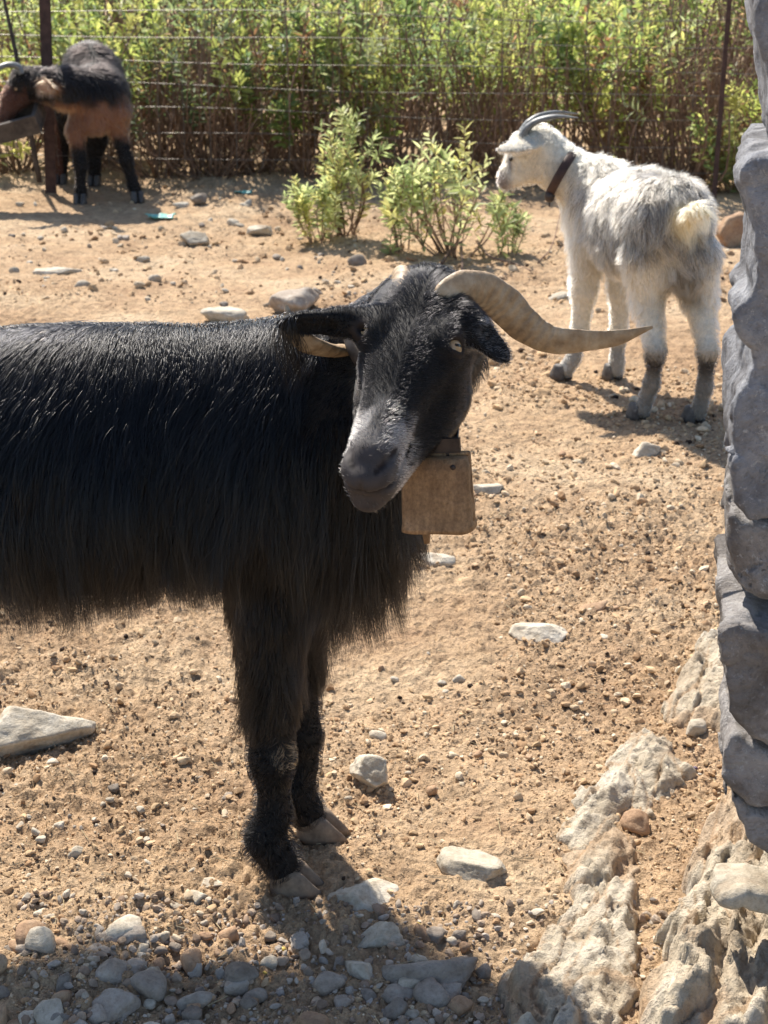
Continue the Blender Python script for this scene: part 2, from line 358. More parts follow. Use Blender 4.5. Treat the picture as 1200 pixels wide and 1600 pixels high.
# named stones: (px, py of the foot centre, width in px, rotation, dims, material, label, sink)
named = [
    (45, 1160, 150, .25, (1, .66, .52), 'pale', 'big pale flat slab of stone lying under the black goat\'s belly', .22),
    (120, 1140, 34, .9, (1, .8, .6), 'pale', 'small tan stone touching the right end of the big pale slab', .3),
    (583, 1222, 66, -.4, (1, .75, .75), 'pale', 'folded tan stone standing alone right of the goat\'s front hooves', .2),
    (740, 1368, 104, -.9, (1, .6, .5), 'pale', 'pale sunlit wedge of stone between the goat\'s hooves and the bedrock', .3),
    (852, 996, 80, -.2, (1, .6, .42), 'pale', 'pale flat stone lying on bare dirt below the cowbell', .25),
    (456, 486, 92, .1, (1, .8, .7), 'grey', 'grey rounded boulder behind the black goat\'s neck', .25),
    (360, 502, 76, .2, (1, .7, .42), 'pale', 'pale low stone just behind the black goat\'s back', .25),
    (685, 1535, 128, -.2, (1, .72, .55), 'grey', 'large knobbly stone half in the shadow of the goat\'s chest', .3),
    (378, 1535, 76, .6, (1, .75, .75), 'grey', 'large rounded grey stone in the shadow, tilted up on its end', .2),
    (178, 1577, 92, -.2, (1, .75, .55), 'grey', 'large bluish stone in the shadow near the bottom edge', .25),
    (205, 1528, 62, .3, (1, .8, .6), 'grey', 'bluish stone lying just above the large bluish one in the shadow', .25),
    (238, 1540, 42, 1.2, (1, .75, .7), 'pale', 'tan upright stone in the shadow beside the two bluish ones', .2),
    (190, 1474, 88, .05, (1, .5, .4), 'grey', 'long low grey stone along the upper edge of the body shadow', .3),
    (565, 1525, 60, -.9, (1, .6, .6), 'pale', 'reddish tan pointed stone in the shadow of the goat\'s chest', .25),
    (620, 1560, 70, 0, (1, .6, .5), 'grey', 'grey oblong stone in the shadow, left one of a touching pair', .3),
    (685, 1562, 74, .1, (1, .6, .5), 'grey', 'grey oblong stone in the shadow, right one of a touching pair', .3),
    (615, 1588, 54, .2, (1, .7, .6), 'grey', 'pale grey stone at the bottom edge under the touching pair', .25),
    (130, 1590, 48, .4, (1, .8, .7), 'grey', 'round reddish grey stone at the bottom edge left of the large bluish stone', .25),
    (592, 1470, 70, .1, (1, .7, .55), 'pale', 'tan stone at the sunlit edge of the chest shadow', .3),
    (560, 1405, 120, -.1, (1, .62, .3), 'pale', 'broad pale stone sunk in the dirt right of the near hoof', .45),
    (328, 1385, 38, 0, (1, .5, .4), 'pale', 'small white flat stone left of the near front hoof', .2),
    (80, 1441, 36, -.2, (1, .6, .45), 'pale', 'small bright wedge of stone in the sun above the shadow', .2),
    (308, 1408, 42, .1, (1, .6, .5), 'pale', 'flat cream pebble below the small white stone by the near hoof', .25),
    (992, 1296, 56, .3, (1, .8, .85), 'redrock', 'brown knob of stone resting between two bedrock ridges', .15),
    (1012, 712, 42, .2, (1, .7, .6), 'pale', 'tan stone below the white goat\'s hind feet', .2),
    (925, 955, 52, 0, (1, .6, .4), 'redrock', 'reddish flat stone above the pale flat one', .3),
    (760, 770, 48, .1, (1, .7, .45), 'pale', 'pale stone just right of the cowbell', .25),
    (682, 880, 52, -.2, (1, .6, .4), 'pale', 'pale flat stone under the cowbell\'s clapper', .25),
    (310, 382, 50, 0, (1, .7, .5), 'pale', 'pale stone on the far dirt between the brown goat and the shrubs', .25),
    (412, 365, 40, .3, (1, .7, .5), 'pale', 'pale stone left of the yellowish leafy plant', .25),
    (312, 318, 30, .2, (1, .8, .8), 'grey', 'upright grey stone right of the brown goat\'s feet', .2),
    (95, 428, 62, 0, (1, .5, .25), 'pale', 'flat pale slab set in the far dirt above the black goat\'s back', .3),
    (875, 468, 50, 0, (1, .5, .3), 'pale', 'flat pale stone beside the white goat\'s left foreleg', .3),
    (1143, 382, 72, .2, (1, .8, .95), 'redrock', 'reddish brown boulder behind the white goat\'s tail', .15),
    (1090, 1148, 36, .2, (1, .8, .8), 'pale', 'small cream stone lodged between the wall and the upper bedrock', .2),
]
for i, (px, py, w, rot, dims, mt, lab, sk) in enumerate(named):
    g = G(px, py); sz = w/2/pxm(g[1], py)
    stone("boulder" if w > 70 else "stone", g, sz, 100+i, M[mt], rot, dims, sk, 5 if w > 60 else 4, lab, 'stone', planes=10 if mt == 'pale' else 20, soft=34 if mt == 'pale' else 11)

def zone_stones(n, fn, name, label, group, mats, smin, smax, dims_pool, sink=.3, tagk=''):
    for i in range(n):
        px, py = fn(); g = G(px, py); k = random.randrange(10); mt = random.choice(mats)
        sz = smin*(smax/smin)**(random.random()**1.7)
        o = stone(name, g, sz, 300+k+hash(mt) % 7*0, M[mt], None, dims_pool[k % len(dims_pool)], sink, 3, label, 'stone', group, proto=(tagk, mt, k), planes=20, soft=10)
DP = [(1, .75, .65), (1, .65, .55), (1, .85, .8), (1, .7, .7), (1, .6, .5)]
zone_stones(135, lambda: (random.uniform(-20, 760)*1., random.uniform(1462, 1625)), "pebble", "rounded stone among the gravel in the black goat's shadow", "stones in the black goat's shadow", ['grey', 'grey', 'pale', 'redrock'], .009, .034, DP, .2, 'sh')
zone_stones(70, lambda: (random.uniform(-10, 370), random.uniform(1030, 1440)), "pebble", "small pale stone on the sunlit dirt under the black goat's belly", "stones under the black goat", ['pale', 'pale', 'grey'], .005, .014, DP, .3, 'un')
zone_stones(40, lambda: (random.uniform(520, 1050), random.uniform(620, 1250)), "pebble", "small tan stone on the bare dirt between the two front goats", "stones on the bare dirt", ['pale', 'redrock', 'pale'], .006, .018, DP, .3, 'mi')
zone_stones(62, lambda: (random.uniform(0, 560), random.uniform(318, 478)), "pebble", "small stone on the far dirt behind the black goat", "stones on the far dirt", ['pale', 'pale', 'grey'], .016, .05, DP, .3, 'fa')

def scatter(name, n, rmin, rmax, ylo, yhi, cols, seed, dims=(1, .8, .6), pw=2.2, patch=True, kx=.36, sub=2):
    r = np.random.default_rng(seed); V0 = []; shapes = []
    for k in range(10): shapes.append(rock_shape(900+k+seed, sub, 12, 12, .08, dims))
    y = np.exp(r.uniform(math.log(ylo), math.log(yhi), n)); x = r.uniform(-kx, kx, n)*y
    if patch:
        keep = vnoise(xyz(x, y)*2.3, 41) + .5*vnoise(xyz(x, y)*7, 43) + .35*sstep(.15, -.15, x)*sstep(2.6, 1.9, y) + .5*sstep(1.65, 1.5, y)*sstep(.3, .1, x) > r.uniform(-.35, .8, n)
        x, y = x[keep], y[keep]; n = len(x)
    sz = rmin*(rmax/rmin)**(r.random(n)**pw)*np.clip(y/1.8, .8, 2.6)
    z = gh(x, y); allV = []; allF = []; allC = []; b = 0
    for k in range(10):
        m = np.arange(n) % 10 == k; c = int(m.sum()); V, F = shapes[k]
        q = nrm(r.normal(size=(c, 4))); w_, a_, b_, c_ = q.T
        Rm = np.stack([np.stack([1-2*(b_*b_+c_*c_), 2*(a_*b_-c_*w_), 2*(a_*c_+b_*w_)], -1), np.stack([2*(a_*b_+c_*w_), 1-2*(a_*a_+c_*c_), 2*(b_*c_-a_*w_)], -1),
                       np.stack([2*(a_*c_-b_*w_), 2*(b_*c_+a_*w_), 1-2*(a_*a_+b_*b_)], -1)], -2)
        W = np.einsum('nij,vj->nvi', Rm, V)*sz[m][:, None, None]; W[..., 2] *= .8
        W += np.stack([x[m], y[m], z[m]+sz[m]*.22], -1)[:, None, :]
        allV.append(W.reshape(-1, 3)); nv = len(V)
        allF.append((F[None]+(np.arange(c)*nv)[:, None, None]+b).reshape(-1, 3)); b += c*nv
        ci = cols[r.integers(0, len(cols), c)]*r.uniform(.8, 1.2, (c, 1)); allC.append(np.repeat(ci, nv, 0))
    o = mesh_np(name, np.concatenate(allV), np.concatenate(allF), M['gravel'], smooth=False); col_attr(o, 'tint', np.concatenate(allC)); return o
SOIL = np.array([[.45, .31, .18], [.39, .26, .15], [.50, .36, .225], [.44, .30, .175], [.50, .38, .25], [.55, .45, .32], [.34, .215, .12], [.48, .34, .20]])
o = scatter("gravel", 30000, .0018, .0095, 1.08, 8.5, SOIL, 1, pw=3.4); tag(o, 'tan grit and small clods strewn over the dirt', 'gravel', kind='stuff')
o = scatter("soil_crumbs", 60000, .0009, .0042, 1.15, 4.6, SOIL*.95, 9, pw=2.0, patch=True, kx=.31, sub=1); tag(o, 'fine crumbs of soil covering the dirt', 'soil', kind='stuff')
o = scatter("gravel", 3000, .0030, .0115, 1.3, 1.74, np.array([[.34, .26, .19], [.28, .215, .16], [.40, .33, .26], [.33, .29, .25], [.25, .18, .13], [.45, .39, .31]]), 5, pw=2.4, patch=False, kx=.30); tag(o, 'coarse grey and brown gravel along the near edge of the pen', 'gravel', kind='stuff')
o = scatter("dung_pellets", 700, .003, .0048, 1.2, 6.5, np.array([[.05, .032, .022], [.07, .045, .03], [.035, .025, .02]]), 2, (1, .85, .85), 1); tag(o, 'dark goat droppings dotted over the dirt', 'droppings', kind='stuff')

def straw():
    r = np.random.default_rng(77); mb = MB()
    for k in range(900):
        y = math.exp(r.uniform(math.log(1.3), math.log(7.5))); x = r.uniform(-.32, .32)*y; a = r.uniform(0, 6.28); L = r.uniform(.008, .035); z = float(gh(np.array([x]), np.array([y]))[0])+.003
        d = np.array([math.cos(a), math.sin(a), r.normal()*.1])*L*.5; w = np.array([-math.sin(a), math.cos(a), 0])*.0006; u = np.array([0, 0, .0009]); p = np.array([x, y, z])
        mb.add([p-d-w, p-d+w, p-d+u, p+d-w, p+d+w, p+d+u], [(0, 2, 1), (3, 4, 5), (0, 1, 4, 3), (1, 2, 5, 4), (2, 0, 3, 5)])
    tag(mb.build("straw_litter", M['straw']), 'dry straw bits scattered over the dirt', 'straw', kind='stuff')
straw()
# ------------------------------------------------------------------ bedrock outcrops
def poly_sdf(px, py, poly):
    d = np.full(px.shape, 1e9); inside = np.zeros(px.shape, bool); n = len(poly)
    for i in range(n):
        ax, ay = poly[i]; bx, by = poly[(i+1) % n]; ex, ey = bx-ax, by-ay
        t = np.clip(((px-ax)*ex+(py-ay)*ey)/(ex*ex+ey*ey+1e-12), 0, 1)
        d = np.minimum(d, np.hypot(px-ax-t*ex, py-ay-t*ey))
        c = ((ay > py) != (by > py)) & (px < (bx-ax)*(py-ay)/((by-ay) if by != ay else 1e-9)+ax); inside ^= c
    return np.where(inside, -d, d)
def worley(p, s=0):
    i = np.floor(p).astype(np.int64); f1 = np.full(p.shape[:-1], 9.); f2 = f1.copy(); cid = np.zeros(p.shape[:-1])
    for a in (-1, 0, 1):
        for b in (-1, 0, 1):
            cx, cy = i[..., 0]+a, i[..., 1]+b; o = np.zeros_like(cx)
            d = np.hypot(p[..., 0]-cx-.5-.45*_hash(cx, cy, o, s), p[..., 1]-cy-.5-.45*_hash(cx, cy, o+1, s)); h = _hash(cx, cy, o+2, s)
            n1 = d < f1; f2 = np.where(n1, f1, np.minimum(f2, d)); cid = np.where(n1, h, cid); f1 = np.where(n1, d, f1)
    return f1, f2, cid
def outcrop(pts, H, w, label, seed, res=.004, crack=1., tilt=0., strata=40., lump=1., name="rock_outcrop", jag=.02):
    poly = [G(a, b)[:2] for a, b in pts]; A = np.array(poly)
    lo = A.min(0)-.05; hi = A.max(0)+.05
    X, Y = np.meshgrid(np.arange(lo[0], hi[0], res), np.arange(lo[1], hi[1], res), indexing='ij')
    p = xyz(X.ravel(), Y.ravel()).reshape(*X.shape, 3)
    wob = jag*fbm(p*14, 4, seed); d = -poly_sdf(X, Y, poly)+wob
    prof = np.clip(d/w, 0, 1)**.42
    q = p.copy(); ang = 1.16; u = X*math.cos(ang)+Y*math.sin(ang); v = -X*math.sin(ang)+Y*math.cos(ang)
    ps = np.stack([u*strata*.16, v*strata*.55, np.zeros_like(u)], -1)
    rid = 1-np.abs(fbm(ps, 4, seed+3)); lumps = fbm(p*9, 4, seed+5)
    step = H*.16; h = H*prof*(.74+.12*lumps*lump+.22*rid) + tilt*(u-u.mean())
    hq = np.floor(h/step)*step + step*sstep(.25, .75, h/step-np.floor(h/step)); h = .55*h+.45*hq
    wp = np.stack([u*5.5, v*17], -1)+.5*np.stack([vnoise(p*11, seed), vnoise(p*11, seed+1)], -1)
    f1, f2, cid = worley(wp, seed); crk = sstep(.16, .0, f2-f1); g1, g2, ci2 = worley(wp*2.7+5, seed+2); crk2 = sstep(.14, 0, g2-g1)
    h = h*(1+crack*.30*cid*np.clip(prof*2, 0, 1)+.12*ci2) - crack*crk*H*.30*sstep(-.3, .3, fbm(p*7, 2, seed+4)) - crack*crk2*H*.10*sstep(-.1, .4, fbm(p*8, 2, seed+6))
    sv = (v+.016*fbm(p*8, 3, seed+15)+.25*u*.1)/.042; saw = sv-np.floor(sv); sk = np.floor(sv).astype(np.int64); bed = _hash(sk, sk*0, sk*0, seed)
    h = h*(1+(.22*(saw-.5)+.18*bed)*np.clip(prof*2, 0, 1)) 
    h = h - .0065*np.abs(fbm(p*24, 3, seed+19))*np.clip(prof*2, 0, 1) + .003*fbm(p*45, 3, seed+9)*np.clip(prof*2, 0, 1) + .0045*np.abs(fbm(p*100, 2, seed+11))
    z = gh_low(X.ravel(), Y.ravel()).reshape(X.shape) + np.where(d > 0, h, -.02+np.maximum(d, -.04)*1.0) - .004
    n0, n1 = X.shape; I = np.arange(n0*n1).reshape(n0, n1)
    F = np.stack([I[:-1, :-1], I[1:, :-1], I[1:, 1:], I[:-1, 1:]], -1).reshape(-1, 4)
    ok = (d > -.02).ravel(); F = F[ok[F].any(1)]
    used = np.unique(F); mp = np.full(n0*n1, -1); mp[used] = np.arange(len(used))
    V = np.stack([X, Y, z], -1).reshape(-1, 3)[used]
    c = np.array([A[:, 0].mean(), A[:, 1].mean(), 0])
    o = mesh_np(name, V-c, mp[F], M['bedrock']); o.location = c; so = np.clip(sstep(.45, .95, crk)*.7+sstep(.05, .45, fbm(p*6, 3, seed+21)-.62+.5*(1-np.clip(d/w, 0, 1)))*.7, 0, 1).ravel()[used]; a_ = o.data.attributes.new('soil', 'FLOAT', 'POINT'); a_.data.foreach_set('value', so.astype(np.float32)); return tag(o, label, 'rock')
outcrop([(1150, 985), (1095, 1010), (1055, 1060), (1035, 1110), (1060, 1135), (1110, 1145), (1190, 1150), (1230, 1060)], .07, .09, 'pale bedrock hump against the foot of the stone wall', 1, tilt=0, crack=.45)
outcrop([(1010, 1150), (955, 1185), (910, 1250), (882, 1312), (895, 1358), (965, 1345), (992, 1280), (1045, 1248), (1080, 1215), (1062, 1165)], .05, .06, 'low pale bedrock ridge half buried in orange dirt', 2, crack=.5)
outcrop([(955, 1305), (893, 1352), (868, 1430), (840, 1490), (795, 1530), (780, 1580), (770, 1680), (960, 1690), (975, 1600), (1000, 1540), (1010, 1450), (1010, 1380), (990, 1330)], .06, .06, 'long knobbly bedrock ridge running down to the bottom edge', 3, crack=.5)
outcrop([(1175, 1215), (1125, 1262), (1082, 1365), (1055, 1450), (1012, 1550), (978, 1640), (960, 1760), (1400, 1760), (1400, 1330), (1260, 1240)], .125, .08, 'big white bedrock slab under the foot of the stone wall', 4, lump=.5, crack=.35, strata=24.)

# ------------------------------------------------------------------ signed-distance toolkit for animals and wall stones
class Grid: pass
def surface_nets(fn, lo, hi, h, coarse=4):
    lo = np.array(lo, float); hi = np.array(hi, float); nc = np.ceil((hi-lo)/(h*coarse)).astype(int)+1
    n = nc*coarse; H = h*coarse
    cx = [lo[i]+(np.arange(nc[i])+.5)*H-h/2 for i in range(3)]
    C = np.stack(np.meshgrid(*cx, indexing='ij'), -1).reshape(-1, 3); dc = fn(C).reshape(nc)
    act = np.abs(dc) < H*1.35
    D = np.repeat(np.repeat(np.repeat(dc, coarse, 0), coarse, 1), coarse, 2).astype(np.float32)
    A = np.repeat(np.repeat(np.repeat(act, coarse, 0), coarse, 1), coarse, 2)
    ii = np.argwhere(A); vals = np.empty(len(ii), np.float32)
    for k in range(0, len(ii), 400000): vals[k:k+400000] = fn(lo+ii[k:k+400000]*h)
    D[A] = vals
    S = D < 0
    cs = [S[a:n[0]-1+a, b:n[1]-1+b, c:n[2]-1+c] for a in (0, 1) for b in (0, 1) for c in (0, 1)]
    cnt = sum(c.astype(np.int8) for c in cs); mixed = (cnt > 0) & (cnt < 8)
    cells = np.argwhere(mixed); vid = np.full(mixed.shape, -1, np.int64); vid[mixed] = np.arange(len(cells))
    acc = np.zeros((len(cells), 3)); num = np.zeros(len(cells))
    cor = [(a, b, c) for a in (0, 1) for b in (0, 1) for c in (0, 1)]
    val = {c: D[cells[:, 0]+c[0], cells[:, 1]+c[1], cells[:, 2]+c[2]] for c in cor}
    for a in cor:
        for ax in range(3):
            if a[ax]: continue
            b = list(a); b[ax] = 1; b = tuple(b); va, vb = val[a], val[b]; m = (va < 0) != (vb < 0)
            t = va[m]/(va[m]-vb[m]); p = np.tile(np.array(a, float), (int(m.sum()), 1)); p[:, ax] = t
            acc[m] += p; num[m] += 1
    V = lo+(cells+acc/num[:, None])*h
    Fs = []
    for ax in range(3):
        u, v = (ax+1) % 3, (ax+2) % 3
        sl0 = [slice(0, n[i]) for i in range(3)]; sl1 = list(sl0); sl0[ax] = slice(0, n[ax]-1); sl1[ax] = slice(1, n[ax])
        a, b = S[tuple(sl0)], S[tuple(sl1)]; e = np.argwhere(a != b)
        e = e[(e[:, u] > 0) & (e[:, v] > 0) & (e[:, u] < n[u]-1) & (e[:, v] < n[v]-1)]
        if not len(e): continue
        ins = S[e[:, 0], e[:, 1], e[:, 2]]
        q = []
        for du, dv in ((-1, -1), (0, -1), (0, 0), (-1, 0)):
            c = e.copy(); c[:, u] += du; c[:, v] += dv; q.append(vid[c[:, 0], c[:, 1], c[:, 2]])
        q = np.stack(q, 1); q[~ins] = q[~ins][:, ::-1]; Fs.append(q)
    g = Grid(); g.D = D; g.lo = lo; g.h = h; g.n = np.array(D.shape); g.fn = fn
    return V, np.concatenate(Fs), g
def gsample(g, p):
    q = (p-g.lo)/g.h; q = np.clip(q, 0, g.n-1.001); i = q.astype(int); f = q-i; out = 0
    for a in (0, 1):
        for b in (0, 1):
            for c in (0, 1):
                w = (f[:, 0] if a else 1-f[:, 0])*(f[:, 1] if b else 1-f[:, 1])*(f[:, 2] if c else 1-f[:, 2])
                out = out + w*g.D[i[:, 0]+a, i[:, 1]+b, i[:, 2]+c]
    return out
def ggrad(g, p, e=None):
    e = e or g.h*1.5
    return nrm(np.stack([gsample(g, p+np.eye(3)[k]*e)-gsample(g, p-np.eye(3)[k]*e) for k in range(3)], -1))
def smin(a, b, k):
    h = np.maximum(k-np.abs(a-b), 0)/k; return np.minimum(a, b)-h*h*k*.25
class Sdf:
    """smooth union of tapered capsules and ellipsoids; 'cut' ones are carved out"""
    def __init__(s): s.p = []
    def cone(s, a, b, r1, r2, k=.03, cut=False): s.p.append(('c', np.array(a, float), np.array(b, float), r1, r2, k, cut)); return s
    def chain(s, pts, rs, k=.02):
        for i in range(len(pts)-1): s.cone(pts[i], pts[i+1], rs[i], rs[i+1], k)
        return s
    def ell(s, c, r, rot=None, k=.04, cut=False): s.p.append(('e', np.array(c, float), np.array(r, float), None if rot is None else np.array(rot, float), 0, k, cut)); return s
    def __call__(s, x):
        d = None
        for kind, a, b, r1, r2, k, cut in s.p:
            if kind == 'c':
                ba = b-a; pa = x-a; t = np.clip(pa @ ba/(ba @ ba+1e-12), 0, 1)
                v = np.linalg.norm(pa-t[:, None]*ba, axis=1)-(r1+(r2-r1)*t)
            else:
                q = x-a
                if r1 is not None: q = q @ r1.T
                k0 = np.linalg.norm(q/b, axis=1); k1 = np.linalg.norm(q/(b*b), axis=1); v = k0*(k0-1)/np.maximum(k1, 1e-9)
            if d is None: d = v
            elif cut: d = -smin(-d, v, k)
            else: d = smin(d, v, k)
        return d
def frame(x, up):
    x = np.array(x, float); x /= np.linalg.norm(x); up = np.array(up, float); z = up-x*x.dot(up); z /= np.linalg.norm(z)
    return np.array([x, np.cross(z, x), z])                 # rows: long axis, width axis, thin axis
def tri_sample(V, F, n, r, wfun=None):
    T = np.concatenate([F[:, [0, 1, 2]], F[:, [0, 2, 3]]]); a, b, c = V[T[:, 0]], V[T[:, 1]], V[T[:, 2]]
    w = np.linalg.norm(np.cross(b-a, c-a), axis=1)
    if wfun is not None: w = w*wfun((a+b+c)/3)
    i = r.choice(len(T), n, p=w/w.sum()); u = r.random(n); v = r.random(n); m = u+v > 1; u[m] = 1-u[m]; v[m] = 1-v[m]
    return a[i]+u[:, None]*(b-a)[i]+v[:, None]*(c-a)[i]
def grow(g, root, nor, d0, length, nseg, grav, lift, r, wig=.12, margin=.003):
    n = len(root); up = np.array([0, 0, -1.]); d = nrm(d0-nor*np.sum(d0*nor, 1, keepdims=True)); d = nrm(d+nor*np.reshape(lift, (-1, 1)))
    pts = [root-nor*.002]; p = root.copy(); st = (length/nseg)[:, None]; gv = np.reshape(grav, (-1, 1)); wv = r.normal(size=(n, 3))*wig
    for s_ in range(nseg):
        d = nrm(d*(1-gv)+up*gv+wv*.35+r.normal(size=(n, 3))*wig*.5)
        q = p+d*st; sd = gsample(g, q); m = sd < margin
        if m.any(): q[m] += ggrad(g, q[m])*(margin-sd[m])[:, None]
        d = nrm(q-p); p = q; pts.append(q)
    return np.stack(pts, 1)
def clump(S, nguide, r, amount=.75, curl=.8):
    n = len(S); gi = r.choice(n, min(nguide, n), replace=False); roots = S[:, 0]; gr = roots[gi]; near = np.empty(n, int)
    g2 = np.sum(gr*gr, 1)
    for k in range(0, n, 4000): near[k:k+4000] = gi[np.argmin(g2[None]-2*roots[k:k+4000] @ gr.T, 1)]
    t = np.linspace(0, 1, S.shape[1])[None, :, None]; o = (roots-roots[near])[:, None, :]
    a = amount*r.uniform(.3, 1, (n, 1, 1))
    return S+a*t*((S[near]+o*(1-curl*t))-S)
def hair_obj(name, S, rad, tint, mat, parent):
    n, k, _ = S.shape; hc = bpy.data.hair_curves.new(name); hc.add_curves([k]*n)
    hc.attributes['position'].data.foreach_set('vector', np.ascontiguousarray(S, np.float32).ravel())
    ra = hc.attributes.get('radius') or hc.attributes.new('radius', 'FLOAT', 'POINT')
    prof = (np.linspace(1, .12, k)[None]*np.reshape(rad, (-1, 1))*np.ones((n, 1))).astype(np.float32); ra.data.foreach_set('value', prof.ravel())
    c = np.ones((n, 4), np.float32); c[:, :3] = tint; a = hc.attributes.new('tint', 'FLOAT_COLOR', 'CURVE'); a.data.foreach_set('color', c.ravel())
    hc.materials.append(mat); o = bpy.data.objects.new(name, hc); COL.objects.link(o); o.parent = parent; return o
def hoof_mesh(parent, c, fwd, L, W, H, mat):
    """cloven hoof: two pointed toes side by side"""
    f = np.array([fwd[0], fwd[1], 0.]); f /= np.linalg.norm(f); sd = np.array([-f[1], f[0], 0]); mb = MB(); n = 14
    for sg in (-1, 1):
        rows = []
        for z, fx, bx, ws in ((0, .56, .46, 1), (.3, .48, .47, .97), (.65, .32, .47, .88), (1, .16, .45, .78), (1.15, .02, .34, .5)):
            for k in range(n):
                th = 2*math.pi*k/n; cx = math.cos(th); cy = math.sin(th)
                x = cx*L*(fx if cx > 0 else bx); y = cy*W*.25*(1-.6*max(cx, 0)**2)*ws
                rows.append(np.array(c)+f*x+sd*(sg*W*.25-sg*W*.06*max(cx, 0)*fx/.56+y)+np.array([0, 0, z*H]))
        Fc = [(i*n+k, i*n+(k+1) % n, (i+1)*n+(k+1) % n, (i+1)*n+k) for i in range(4) for k in range(n)]
        Fc += [tuple(range(n-1, -1, -1)), tuple(4*n+k for k in range(n))]; mb.add(rows, Fc)
    return mb.build("hoof", mat, parent, True)
def eye_mesh(parent, c, out, horiz, r, iris, pupil):
    V, F = ico(4); fr = frame(out, np.cross(out, horiz)); W = V*r
    L = V; x = L[:, 0]; y = L[:, 1]; z = L[:, 2]
    mi = ((x[F].mean(1) > .3) & ((y[F].mean(1)/.5)**2+(z[F].mean(1)/.17)**2 < 1)).astype(int)
    return mesh_np("eye", np.array(c)+W @ fr, F, [iris, pupil], parent, True, mi)
def horn_part(parent, pts, rads, flat, twist, mat, n=90, up=(0, 0, 1), ridge=.0, k=32, keel=.0):
    C = crom(pts, n); t = np.linspace(0, 1, n); xi = np.linspace(0, 1, len(rads))
    ra = np.interp(t, xi, rads); fl = np.interp(t, xi, flat); tw = np.interp(t, xi, twist)
    if ridge: ra = ra*(1+ridge*np.sin(t*70+3*np.sin(t*9))*(1-t)+ridge*.9*np.sin(t*23+2*np.sin(t*7)))
    V, F = sweep(C, ra, k, True, fl, tw, up, keel); o = mesh_np("horn", V, F, mat, parent, True)
    col_attr(o, 'tint', np.repeat(t[:, None], 3, 1).repeat(k, 0)); return o

